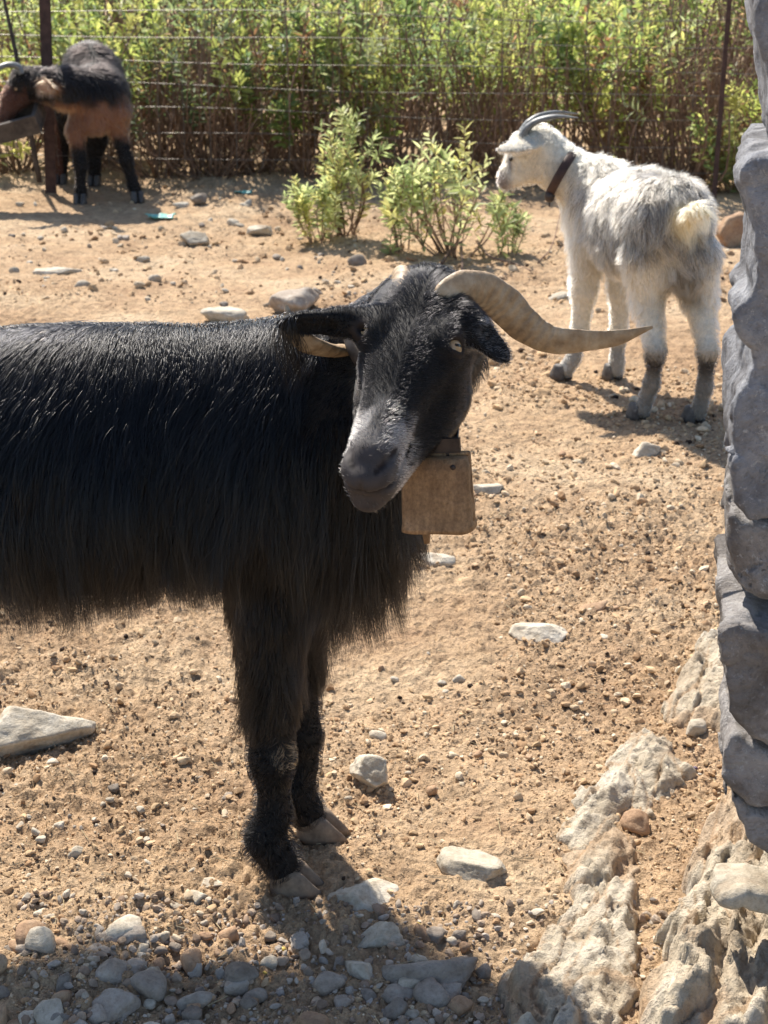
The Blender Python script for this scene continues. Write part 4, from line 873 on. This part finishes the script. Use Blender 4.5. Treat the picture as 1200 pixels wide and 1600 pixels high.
    a, b = P(896, 240, Yf+.05), P(858, 306, Yf+.03); cc = (a+b)/2; ax = nrm((b-a)[None])[0]; sd = np.array([.25, 1, 0.]); sd -= ax*sd.dot(ax); sd /= np.linalg.norm(sd)
    hl = np.linalg.norm(b-a)/2; pts = [cc+ax*math.cos(t)*hl*1.03+sd*math.sin(t)*.082 for t in np.linspace(0, 2*math.pi, 49)]
    Vs, Fs = sweep(pts, .0135, 10, False, np.full(49, .3), np.zeros(49), np.cross(ax, sd)); mesh_np("strap", Vs, Fs, M['leather'], c, True)
    bc = P(859, 307, Yf-.005); Vi, Fi = ico(4); W = Vi*np.array([.016, .016, .0175]); W[np.abs(Vi[:, 2]+.25) < .07] *= .9
    mesh_np("round_bell", W+bc, Fi, M['belldark'], c, True); mb = MB(); mb.tube([bc+[0, 0, -.015], bc+[0, 0, -.03]], .0022, 6); mb.build("clapper", M['belldark'], c, True)
    settle(c, bc)
white_goat()

# ------------------------------------------------------------------ the brown goat at the trough
def brown_goat():
    r = np.random.default_rng(13)
    root = thing("goat", "dark brown and black goat reaching into the trough beside the rusty post", "goat")
    B = Sdf(); f1, f2 = G(127, 318), G(214, 314); b1, b2 = G(96, 286), G(148, 288); Y = (f1[1]+f2[1])/2
    ch, bk, rp = P(158, 150, Y+.06), P(146, 118, Y+.30), P(137, 108, Y+.52)
    B.cone(ch, bk, .115, .130, k=.07); B.cone(bk, rp, .130, .12, k=.07); B.cone(ch+[0, 0, -.045], bk+[0, 0, -.04], .105, .115, k=.06); B.cone(bk+[0, 0, .06], rp+[0, 0, .05], .09, .085, k=.05)
    B.cone(ch+[0, .02, .02], P(105, 138, Y-.03), .12, .095, k=.06); B.cone(P(105, 138, Y-.03), P(58, 132, Y-.08), .095, .075, k=.05)
    B.ell(P(148, 192, Y+.02), (.075, .075, .065), k=.06)
    hd = lambda a, b, dy=0: P(a, b, Y-.10+dy)
    B.cone(P(58, 132, Y-.08), hd(38, 126), .075, .066, k=.04); B.cone(hd(38, 128), hd(20, 150), .062, .048, k=.03); B.cone(hd(20, 150), hd(2, 184), .046, .03, k=.03); B.cone(hd(36, 150), hd(8, 184), .045, .026, k=.03)
    be, tp = hd(50, 122, -.05), hd(78, 138, -.10); fr = frame(tp-be, (0, -1, .4)); B.ell(be+(tp-be)*.55, (np.linalg.norm(tp-be)*.62, .035, .011), fr, k=.02)
    B.chain([ch+[-.09, -.02, -.08], P(118, 205, f1[1]+.03), P(126, 258, f1[1]), P(126, 295, f1[1]), f1+[0, 0, .04]], [.075, .044, .03, .024, .032], .03)
    B.chain([ch+[.08, -.02, -.08], P(184, 200, f2[1]+.03), P(197, 250, f2[1]), P(208, 288, f2[1]), f2+[0, 0, .04]], [.075, .044, .031, .024, .032], .03)
    B.chain([rp+[-.08, -.05, -.08], P(97, 210, b1[1]), P(95, 250, b1[1]), b1+[0, 0, .03]], [.1, .055, .034, .034], .03)
    B.chain([rp+[.06, -.05, -.1], P(150, 220, b2[1]), P(146, 255, b2[1]), b2+[0, 0, .03]], [.1, .055, .034, .034], .03)
    V, F, g = surface_nets(B, (ch[0]-.95, Y-.35, -.01), (ch[0]+.45, Y+.8, 1.12), .011)
    def colour(p):
        nz_ = vnoise(p*7, 5)*.8+vnoise(p*20, 6)*.5; z = p[:, 2]; c = np.tile(np.array([.006, .005, .005]), (len(p), 1))
        br = sstep(.0, .45, nz_+.2)*sstep(.72, .85, z)*.6; c = c*(1-br[:, None]*.6)+np.array([.011, .0062, .0048])*br[:, None]*.6
        rd = sstep(.56, .45, z+.10*nz_)*sstep(.27, .33, z+.04*nz_)*(p[:, 1] < Y+.25); c = c*(1-rd[:, None])+np.array([.17, .085, .05])*rd[:, None]
        fc = (p[:, 0] < hd(45, 130)[0]).astype(float)*sstep(.62, .55, z+.06*nz_); c = c*(1-fc[:, None]*.8)+np.array([.075, .032, .022])*fc[:, None]*.8
        ea = sstep(.09, .05, np.linalg.norm(p-tp, axis=1)); c = c*(1-ea[:, None])+np.array([.28, .15, .08])*ea[:, None]
        return c
    body = mesh_np("body", V, F, M['skin'], root); col_attr(body, 'tint', colour(V))
    for dy in (-.05, .05):
        horn_part(root, [hd(34, 116, dy), hd(28, 104, dy), hd(12, 101, dy*1.5), hd(-6, 108, dy*2), hd(-16, 122, dy*2.3)], [.026, .026, .022, .016, .003], [.6]*5, [0]*5, M['greyhorn'], 50, (0, -1, .2), .03)
    eye_mesh(root, hd(26, 138, -.05), (-.2, -.95, .1), (-.4, .1, -.9), .013, M['iris'], M['pupil'])
    for f_, fw in ((f1, (0, -1)), (f2, (.3, -1)), (b1, (0, -1)), (b2, (0, -1))): hoof_mesh(root, f_+[fw[0]*.03, fw[1]*.03, -.002], fw, .085, .075, .05, M['darkhoof'])
    N = 26000; q = tri_sample(V, F, N, r); nn = ggrad(g, q); z = q[:, 2]
    length = np.interp(z, [0, .25, .4, .6, .9], [.010, .014, .03, .055, .075])*r.uniform(.6, 1.2, N)
    hm = sstep(.22, .12, np.linalg.norm(q-hd(20, 145), axis=1)); length = length*(1-hm)+.012*hm
    flow = np.tile(np.array([.1, .5, -1.]), (N, 1))+.4*np.stack([vnoise(q*8, 1), vnoise(q*8, 2), vnoise(q*8, 3)], -1)
    S = grow(g, q, nn, flow, length, 6, .1, .3+.15*r.random(N), r, .16, .003); S = clump(S, 1100, r, .7, .8)
    hair_obj("coat", S, r.uniform(.0007, .0012, N), colour(q)*r.uniform(.6, 1.3, (N, 1)), M['dark_hair'], root)
    settle(root, (float(bk[0]), float(bk[1]), 0))
brown_goat()

# ------------------------------------------------------------------ dry-stone wall end at the right
def wall():
    root = thing("stone_wall", "end of a rough stone wall standing in shade at the right edge", "wall")
    Yw = 1.60
    def st(name, outline, depth, seed, yoff=0, mat='wall', rough=.006, rnd=.009, label=None):
        poly = np.array([P(a+5, b, Yw+yoff-depth*.93)[[0, 2]] for a, b in outline]); Y0 = Yw+yoff
        def f(p):
            d2 = poly_sdf(p[:, 0]-.21*(p[:, 1]-(Y0-depth))+.006*vnoise(p*22, seed+1), p[:, 2]+.004*vnoise(p*22, seed+2), poly)+rnd; tap = Y0+.006*vnoise(p*5, seed)-.10*(p[:, 0]-poly[:, 0].min())
            dz = np.abs(p[:, 1]-tap)-depth+rnd
            dd = np.minimum(np.maximum(d2, dz), 0)+np.hypot(np.maximum(d2, 0), np.maximum(dz, 0))-rnd
            wq = np.stack([p[:, 0]*11+p[:, 1]*6, p[:, 2]*8+p[:, 1]*5], -1)+.45*np.stack([vnoise(p*14, seed), vnoise(p*14, seed+3)], -1); f1, f2, ci = worley(wq, seed); g1, g2, cj = worley(wq*2.6+3, seed+1)
            ff = sstep(Y0-depth*.2, Y0-depth*.75, p[:, 1])*.85+.15; dd = dd+ff*(.0030*ci+.0016*cj+.006*(f1-.4)*np.sign(ci)+.0035*sstep(.09, 0, f2-f1))
            return dd+rough*.6*fbm(p*26, 4, seed+5)+.002*np.abs(fbm(p*60, 2, seed+7))
        lo = [poly[:, 0].min()-.03, Y0-depth-.06, poly[:, 1].min()-.03]; hi = [poly[:, 0].max()+.09, Y0+depth+.06, poly[:, 1].max()+.03]
        V, F, g = surface_nets(f, lo, hi, .0050); o = mesh_np("wall_stone", V, F, M[mat], root)
        if label: o['label'] = label
    st('a', [(1150, -160), (1164, -20), (1176, 55), (1188, 110), (1194, 165), (1195, 232), (1300, 236), (1420, 232), (1420, -160)], .13, 1, .02)
    st('b', [(1196, 236), (1165, 240), (1150, 258), (1152, 300), (1166, 345), (1168, 400), (1164, 470), (1142, 492), (1140, 515), (1152, 560), (1148, 592), (1128, 620), (1124, 680), (1132, 740), (1142, 790), (1165, 812), (1250, 806), (1420, 800), (1420, 240)], .14, 2, 0, label='tall slab with a scalloped left edge')
    st('c', [(1134, 806), (1150, 815), (1240, 812), (1420, 806), (1420, 925), (1200, 930), (1150, 922), (1130, 905)], .13, 3, .01, 'wallbrown')
    st('d', [(1150, 925), (1200, 932), (1420, 930), (1420, 1010), (1190, 1000), (1150, 985), (1140, 955)], .10, 4, .06, 'wallbrown')
    st('e', [(1110, 978), (1150, 972), (1250, 985), (1420, 1000), (1420, 1170), (1200, 1165), (1160, 1150), (1134, 1110), (1122, 1050)], .14, 5, -.01, 'wallbrown')
    st('f', [(1130, 1135), (1165, 1158), (1250, 1172), (1420, 1172), (1420, 1262), (1220, 1262), (1160, 1250), (1122, 1215), (1120, 1165)], .13, 6, 0, 'wallbrown', rnd=.012)
    st('g', [(1121, 1220), (1165, 1258), (1250, 1268), (1420, 1268), (1420, 1400), (1215, 1385), (1180, 1330), (1135, 1275)], .13, 7, .0, 'wallbrown', rnd=.012)
    st('h', [(1118, 1396), (1160, 1388), (1200, 1402), (1260, 1406), (1420, 1412), (1420, 1446), (1200, 1434), (1110, 1420)], .036, 8, -.07, 'pale', rnd=.012, label='pale wedge stone at the foot')
    settle(root, (.55, Yw, 0))
wall()

# ------------------------------------------------------------------ plants
def make_plant(seed, nst, hgt, spread, leaf_len, leaf_from, nleaf, cols, base_r=.1, bare=.25, arch=.35, dens=1., deadc=0.0, lw=(.14, .21)):
    """stems fan up and out from the base, spirals of narrow leaves on their upper part"""
    r = np.random.default_rng(seed); mb = MB(); LV = []; LF = []; LC = []
    def leaves(pts, t0, t1, nl, ll, col):
        nonlocal LV
        T = np.gradient(pts, axis=0); m = len(pts)
        for k in range(nl):
            f = t0+(t1-t0)*(k+r.random())/nl; i = min(int(f*(m-1)), m-2); w = f*(m-1)-i; p = pts[i]*(1-w)+pts[i+1]*w; t = T[i]/np.linalg.norm(T[i])
            a = k*2.4+r.normal()*.4; e = np.cross(t, [0, 0, 1.]) if abs(t[2]) < .95 else np.array([1., 0, 0]); e /= np.linalg.norm(e); g_ = np.cross(t, e)
            rise = .25+.55*(f-t0)/(t1-t0+1e-6)+r.normal()*.18
            d = (e*math.cos(a)+g_*math.sin(a))*math.cos(rise)+t*math.sin(rise); d /= np.linalg.norm(d); sd = np.cross(d, t); sd /= np.linalg.norm(sd)+1e-9; nn = np.cross(sd, d)
            L = ll*r.uniform(.6, 1.15)*(1-.35*max(0, (f-.9)/.1)); W = L*r.uniform(*lw); b = len(LV)
            LV += [p, p+d*L*.35+sd*W+nn*L*.03, p+d*L*.7+sd*W*.85-nn*L*.02, p+d*L-nn*L*.12, p+d*L*.7-sd*W*.85-nn*L*.02, p+d*L*.35-sd*W+nn*L*.03, p+d*L*.35-nn*W*.35, p+d*L*.7-nn*(W*.35+L*.03)]
            for fc in ((0, 1, 6), (1, 2, 7, 6), (2, 3, 7), (0, 6, 5), (6, 7, 4, 5), (7, 3, 4)): LF.append(tuple(b+x for x in fc))
            cc = np.array(col)*r.uniform(.75, 1.25)
            LC.extend([cc]*8)
    for s_ in range(nst):
        a = r.uniform(0, 2*math.pi); sp = spread*math.sqrt(r.random()); b0 = np.array([math.cos(a)*base_r*r.random(), math.sin(a)*base_r*r.random(), -.02])
        H = hgt*r.uniform(.6, 1.08)*(1-.25*(sp/spread)**2); tip = np.array([math.cos(a)*sp, math.sin(a)*sp, H])
        mid = b0*.5+tip*.5; mid[:2] *= 1+arch*.6; mid[2] *= 1-arch*.5
        pts = crom([b0, mid+r.normal(size=3)*.085*hgt, tip+r.normal(size=3)*.05*hgt], 9); rad_ = np.linspace(.0055, .0026, 9)*(hgt**.5)*1.1*r.uniform(.7, 1.3)
        mb.tube(pts, rad_, 5, False)
        if s_ % 3 == 2 and hgt > .7: continue
        col = cols[r.integers(len(cols))] if r.random() > deadc else np.array([.20, .12, .055])
        lf = leaf_from+r.uniform(-.12, .12); leaves(pts, lf, 1.0, int(nleaf*r.uniform(.6, 1.3)), leaf_len, col)
        for bq in range(r.integers(1, 4)):
            i = r.integers(3, 8); dv = nrm((r.normal(size=3)*[1, 1, .35]+[0, 0, .9])[None])[0]; Lb = hgt*r.uniform(.12, .28); q = crom([pts[i], pts[i]+dv*Lb*.5+[0, 0, -.01], pts[i]+dv*Lb+[0, 0, .03]], 5)
            mb.tube(q, np.linspace(rad_[i]*.7, .0018, 5), 4, False)
            if i > 4: leaves(q, .35, 1.0, int(nleaf*.6), leaf_len*.9, cols[r.integers(len(cols))])
    return mb, np.array(LV), LF, np.array(LC)
YG = np.array([[.28, .34, .09], [.34, .38, .11], [.22, .29, .08], [.16, .23, .08], [.30, .34, .17], [.38, .38, .12]])
DRY = np.array([[.30, .20, .10], [.24, .15, .08], [.20, .22, .09], [.33, .26, .14]])
BG = np.array([[.14, .20, .09], [.19, .25, .11], [.25, .29, .08], [.11, .17, .08]])
GY = np.array([[.30, .35, .16], [.36, .39, .19], [.26, .32, .14], [.40, .40, .15]])
def plant_thing(name, label, cat, group, proto, loc, rz, sc):
    root = thing(name, label, cat, group)
    for k, me in proto.items():
        o = bpy.data.objects.new(k, me); COL.objects.link(o); o.parent = root
    root.location = loc; root.rotation_euler = (0, 0, rz); root.scale = (sc, sc, sc*random.uniform(.93, 1.07)); return root
def proto_of(args):
    mb, LV, LF, LC = make_plant(*args[:1], **args[1]); st = bpy.data.meshes.new("stems"); st.from_pydata([tuple(map(float, v)) for v in mb.V], [], mb.F); st.materials.append(M['stem'])
    st.polygons.foreach_set('use_smooth', np.ones(len(st.polygons), bool))
    lf = bpy.data.meshes.new("foliage"); lf.from_pydata(LV.tolist(), [], LF); lf.materials.append(M['leaf'])
    a = lf.attributes.new('tint', 'FLOAT_COLOR', 'POINT'); c = np.ones((len(LC), 4), np.float32); c[:, :3] = LC; a.data.foreach_set('color', c.ravel())
    return {"stems": st, "foliage": lf}
bushes = [proto_of((s_, dict(nst=nst, hgt=h_, spread=sp, leaf_len=ll, leaf_from=lf, nleaf=nl, cols=cc, base_r=.16, arch=ar, deadc=dc)))
          for s_, nst, h_, sp, ll, lf, nl, cc, ar, dc in (
              (1, 42, 1.15, .62, .085, .72, 20, YG, .3, .03), (2, 42, 1.25, .6, .078, .76, 18, YG, .25, .02), (3, 46, 1.0, .62, .07, .66, 18, BG, .35, .05),
              (4, 38, 1.3, .58, .09, .70, 22, YG, .3, .05), (5, 46, 1.1, .68, .075, .68, 18, np.concatenate([BG, YG]), .35, .04), (6, 44, .85, .5, .085, .5, 22, YG, .4, .1), (7, 46, .9, .42, .055, .76, 12, BG, .3, .02),
              (8, 70, 1.05, .5, .05, .85, 4, DRY, .35, .3), (9, 26, 1.1, .45, .10, .55, 30, YG, .35, .02))]
front_labels = [
    (250, 8.75, 2, .85, 'dense dark-stemmed bush standing directly behind the brown goat\'s rump'),
    (330, 8.7, 7, .95, 'bare twiggy bush right beside the brown goat'),
    (400, 8.85, 2, 1.1, 'tall blue-green bush, second to the right of the brown goat'),
    (480, 8.75, 5, 1.0, 'spreading bush behind the left one of the two low leafy plants'),
    (560, 8.8, 3, .9, 'tall yellow-green bush between and behind the two low leafy plants'),
    (640, 8.7, 6, 1.1, 'brushy bush behind the right one of the two low leafy plants'),
    (720, 8.75, 1, .9, 'yellow-green bush just left of the white goat\'s head'),
    (800, 8.6, 7, .9, 'twiggy bush right behind the white goat\'s face'),
    (905, 8.6, 8, .95, 'light green leafy bush behind the white goat\'s horns'),
    (985, 8.5, 0, .85, 'bright yellow-green bush above the white goat\'s back'),
    (1065, 8.4, 7, 1.0, 'dark bare-stemmed bush above the white goat\'s rump'),
    (1150, 8.25, 5, .75, 'green leafy bush in the gap between the thin post and the stone wall'),
    (30, 8.9, 5, .9, 'leafy bush behind the trough at the left edge'),
    (150, 9.0, 0, .9, 'yellow-green bush above the brown goat\'s back'),
    (-60, 8.9, 1, .9, None)]
for px, Y, k, sc, lab in front_labels:
    if lab is None: continue
    p = P(px, 300, Y); plant_thing("bush", lab, "bush", "bushes along the wire fence", bushes[k], (p[0], Y, float(gh_low(p[0], Y))), random.uniform(0, 6.28), sc)
for row, (Y, n) in enumerate(((9.6, 9), (10.7, 9), (12.0, 9), (13.4, 9), (15.0, 9))):
    for i in range(n):
        x = (-.34+.68*(i+random.uniform(.2, .8))/n)*Y; y = Y+random.uniform(-.25, .25); k = random.choice([0, 1, 3, 8, 6, 4, 2, 5, 7, 7])
        plant_thing("bush", "leafy bush in the thicket behind the front row along the fence", "bush", "bushes deep in the thicket", bushes[k], (x, y, float(gh_low(x, y))), random.uniform(0, 6.28), random.uniform(.75, 1.25)*(1+.04*row))
low = [proto_of((s_, dict(nst=nst, hgt=h_, spread=sp, leaf_len=ll, leaf_from=lf, nleaf=nl, cols=GY, base_r=.07, arch=.25, lw=(.12, .18))))
       for s_, nst, h_, sp, ll, lf, nl in ((31, 15, .58, .15, .062, .34, 30), (32, 20, .44, .27, .06, .42, 24), (33, 10, .3, .16, .05, .3, 36), (34, 7, .36, .1, .05, .3, 30), (35, 8, .3, .12, .07, .25, 34))]
for px, py, k, sc, lab in ((545, 372, 0, 1.0, 'pale green leafy plant with upright stems, left one of the pair in the dirt'),
                           (500, 380, 2, 1.05, 'small bushy seedling at the left foot of the pale green leafy plant'),
                           (632, 390, 3, 1.15, 'small leafy plant between the two larger pale green ones'),
                           (712, 400, 1, 1.12, 'pale green leafy plant with exposed brown roots, right one of the pair in the dirt'),
                           (800, 400, 3, .7, 'thin sparse sprig under the white goat\'s chin'),
                           (1142, 300, 4, 1.25, 'broad-leaved green plant beside the stone wall')):
    g = G(px, py); plant_thing("leafy_plant", lab, "plant", None, low[k], (g[0], g[1], g[2]), random.uniform(0, 6.28), sc)
# a few exposed roots and dry twigs on the dirt
def twig(pts, rad_, label, name="twig"):
    P3 = [np.array(G(a, b))+[0, 0, .012+dz] for a, b, dz in pts]; V, F = sweep(crom(P3, 14), np.linspace(rad_, rad_*.5, 14), 6); tag(mesh_np(name, V, F, M['stem'], None, True), label, 'twig')
twig([(690, 416, 0), (705, 405, .03), (722, 398, .05)], .008, "crooked dry root poking out left of the right leafy plant", "root")
twig([(745, 396, .04), (765, 412, .02), (800, 415, 0), (830, 428, 0)], .007, "dry twig lying right of the right leafy plant's roots")
twig([(720, 400, .03), (722, 425, .01), (715, 440, 0)], .008, "dry root running from the right leafy plant towards the black goat", "root")
twig([(840, 415, 0), (862, 395, .02), (875, 360, .08)], .004, "thin bent twig standing in the dirt before the white goat's chest")
twig([(610, 398, 0), (622, 385, .02), (635, 372, .05)], .006, "dry twig leaning at the foot of the small middle plant")

# ------------------------------------------------------------------ wire fence, posts, trough
def fence():
    root = thing("wire_fence", "wire mesh fence running in front of the thicket", "fence")
    A, Bp = np.array([-3.6, 8.62]), np.array([3.6, 7.82]); L = np.linalg.norm(Bp-A); u = (Bp-A)/L; nz_ = np.array([-u[1], u[0]]); mb = MB(); r = np.random.default_rng(5)
    for k in range(13):
        z = .14+k*.128
        t = np.linspace(0, L, 70); pts = [np.array([*(A+u*q+nz_*.02*math.sin(q*1.7+k)), z+.012*math.sin(q*2.1+k*1.3)+.02*math.sin(q*.9)+.02]) for q in t]; mb.tube(pts, .0019, 4, False)
    for q in np.arange(.05, L, .145):
        w = r.normal()*.006; pts = [np.array([*(A+u*(q+w*math.sin(z*3))+nz_*.02*math.sin(q*1.7+z*7)), z]) for z in np.linspace(.12, 1.74, 14)]; mb.tube(pts, .0017, 4, False)
    mb.build("wire_mesh", M['wire'], root, True)
    mb = MB(); p = G(1130, 322); yy = 7.85; x = P(1128, 150, yy)[0]
    mb.box((x, yy, .8), (.0125, .003, .95)); mb.box((x, yy+.014, .8), (.003, .0108, .95)); mb.build("post", M['post'], root)
    mb = MB(); x2 = -3.2; y2 = 8.6; mb.box((x2, y2, .8), (.0125, .003, .95)); mb.box((x2, y2+.014, .8), (.003, .0108, .95)); mb.build("post", M['post'], root)
    settle(root, (0, 8.2, 0))
fence()
def post():
    root = thing("fence_post", "thick rusty brown post the brown goat stands behind, at the left edge", "post")
    g = G(80, 310); Y = g[1]+.12; mb = MB(); a = P(80, 306, Y); b = P(66, -120, Y); d = nrm((b-a)[None])[0]; V = np.array(a)-d*.1
    L = np.linalg.norm(b-a)+.1; fr = frame(d, (0, 1, 0)).T
    mb.box(V+d*L/2, (L/2, .030, .004), fr); mb.build("flange", M['post'], root)
    mb = MB(); mb.box(V+d*L/2+[0, .03, 0]-np.array([.026, 0, 0]), (L/2, .004, .0255), fr); mb.build("web", M['post'], root)
    settle(root, a)
post()
def stick():
    a, b = P(2, -20, 8.3), P(62, 285, 8.3); mid = P(30, 110, 8.3); V, F = sweep(crom([a, mid, b], 16), np.linspace(.011, .02, 16)*.8, 8)
    tag(mesh_np("stick", V, F, M['wood'], None, True), "dark leaning stick left of the thick rusty post", "stick")
stick()
def trough():
    root = thing("feed_trough", "dark plank trough under the brown goat's head", "trough")
    Y = G(40, 320)[1]-.15; a, b = P(-180, 244, Y), P(54, 180, Y-.02); u = nrm((b-a)[None])[0]; L = np.linalg.norm(b-a); fr = frame(u, (0, -.35, 1)).T; v, w = fr[:, 1], fr[:, 2]; c = (a+b)/2
    def bd(name, off, h): mb = MB(); mb.box(c+off, h, fr); return mb.build(name, M['wood'], root)
    bd("side_board", -w*.038, (L/2, .012, .040)); bd("side_board", v*.20*np.sign(v[1])-w*.038, (L/2, .012, .040)); bd("bottom_board", v*.1*np.sign(v[1])-w*.086, (L/2, .112, .008))
    for sg in (-1, 1): bd("end_board", u*sg*(L/2-.012)*1.0+v*.1*np.sign(v[1])-w*.040, (.011, .086, .036))
    for sg in (-.8, -.1):
        q = c+u*sg*L/2+v*.1*np.sign(v[1])-w*.095; mb = MB(); mb.box((q[0], q[1], q[2]/2), (.022, .022, q[2]/2)); mb.build("leg", M['wood'], root)
    settle(root, (float(c[0]), float(c[1]), 0))
trough()

# ------------------------------------------------------------------ small litter
def scrap(px, py, w, seed, label):
    g = G(px, py); r = np.random.default_rng(seed); n = 12; s_ = w/pxm(g[1], py); X, Yq = np.meshgrid(np.linspace(-.5, .5, n), np.linspace(-.35, .35, n), indexing='ij'); p = xyz(X.ravel(), Yq.ravel())
    z = .10*fbm(p*4+seed, 3, seed); V = np.stack([p[:, 0]+.05*vnoise(p*6, seed), p[:, 1]+.05*vnoise(p*6, seed+1), z+.12], -1)*s_; V2 = V-[0, 0, .002]
    I = np.arange(n*n).reshape(n, n); F = np.stack([I[:-1, :-1], I[1:, :-1], I[1:, 1:], I[:-1, 1:]], -1).reshape(-1, 4); bd = [*I[0, :], *I[1:, -1], *I[-1, :-1][::-1], *I[1:-1, 0][::-1]]
    k = n*n; sidef = np.array([(bd[i], bd[(i+1) % len(bd)], bd[(i+1) % len(bd)]+k, bd[i]+k) for i in range(len(bd))])
    o = mesh_np("plastic_scrap", np.concatenate([V, V2]), np.concatenate([F, F[:, ::-1]+k, sidef]), M['plastic']); o.location = g; tag(o, label, 'litter')
scrap(252, 341, 42, 3, "faded teal plastic scrap lying in the dirt right of the brown goat")
scrap(381, 302, 26, 5, "teal plastic scrap in the shade under the bushes")
def pellet(name, px, py, w, mat, label, cat, group=None):
    g = G(px, py); s_ = w/2/pxm(g[1], py); V, F = rock_shape(50+int(px), 3, 30, 6, .03, (1, .72, .6)); o = mesh_np(name, V*s_, F, M[mat]); z = float(gh(g[0], g[1])); o.location = (g[0], g[1], z+s_*.6); o.rotation_euler = (0, 0, px); tag(o, label, cat, group)
pellet("maize_kernel", 655, 1456, 13, 'yellow', "yellow kernel in the dirt against the large half-shaded stone", "kernel")
pellet("maize_kernel", 442, 1492, 15, 'yellow', "yellow kernel lying in the leg shadow", "kernel")
pellet("maize_kernel", 414, 1526, 11, 'yellow', "yellow kernel beside the tilted rounded grey stone", "kernel")
pellet("maize_kernel", 716, 1561, 13, 'yellow', "yellow kernel right of the touching pair of grey stones", "kernel")
pellet("olive", 1086, 1206, 13, 'purple', "dark purple olive on the orange dirt by the wall", "olive")
pellet("olive", 1093, 1213, 9, 'olive', "pale olive stone beside the dark purple one", "olive")
# the thicket goes on to either side of what the photograph shows
for Y in (8.6, 9.6, 10.8, 12.2):
    for sx in (-.47, -.40, .335, .40, .47):
        x = sx*Y+random.uniform(-.2, .2); y = Y+random.uniform(-.2, .2)-(.35 if sx > 0 and Y < 9 else 0)
        plant_thing("bush", "leafy bush in the thicket behind the front row along the fence", "bush", "bushes deep in the thicket", bushes[random.choice([0, 1, 3, 6, 4, 2])], (x, y, float(gh_low(x, y))), random.uniform(0, 6.28), random.uniform(.8, 1.2))
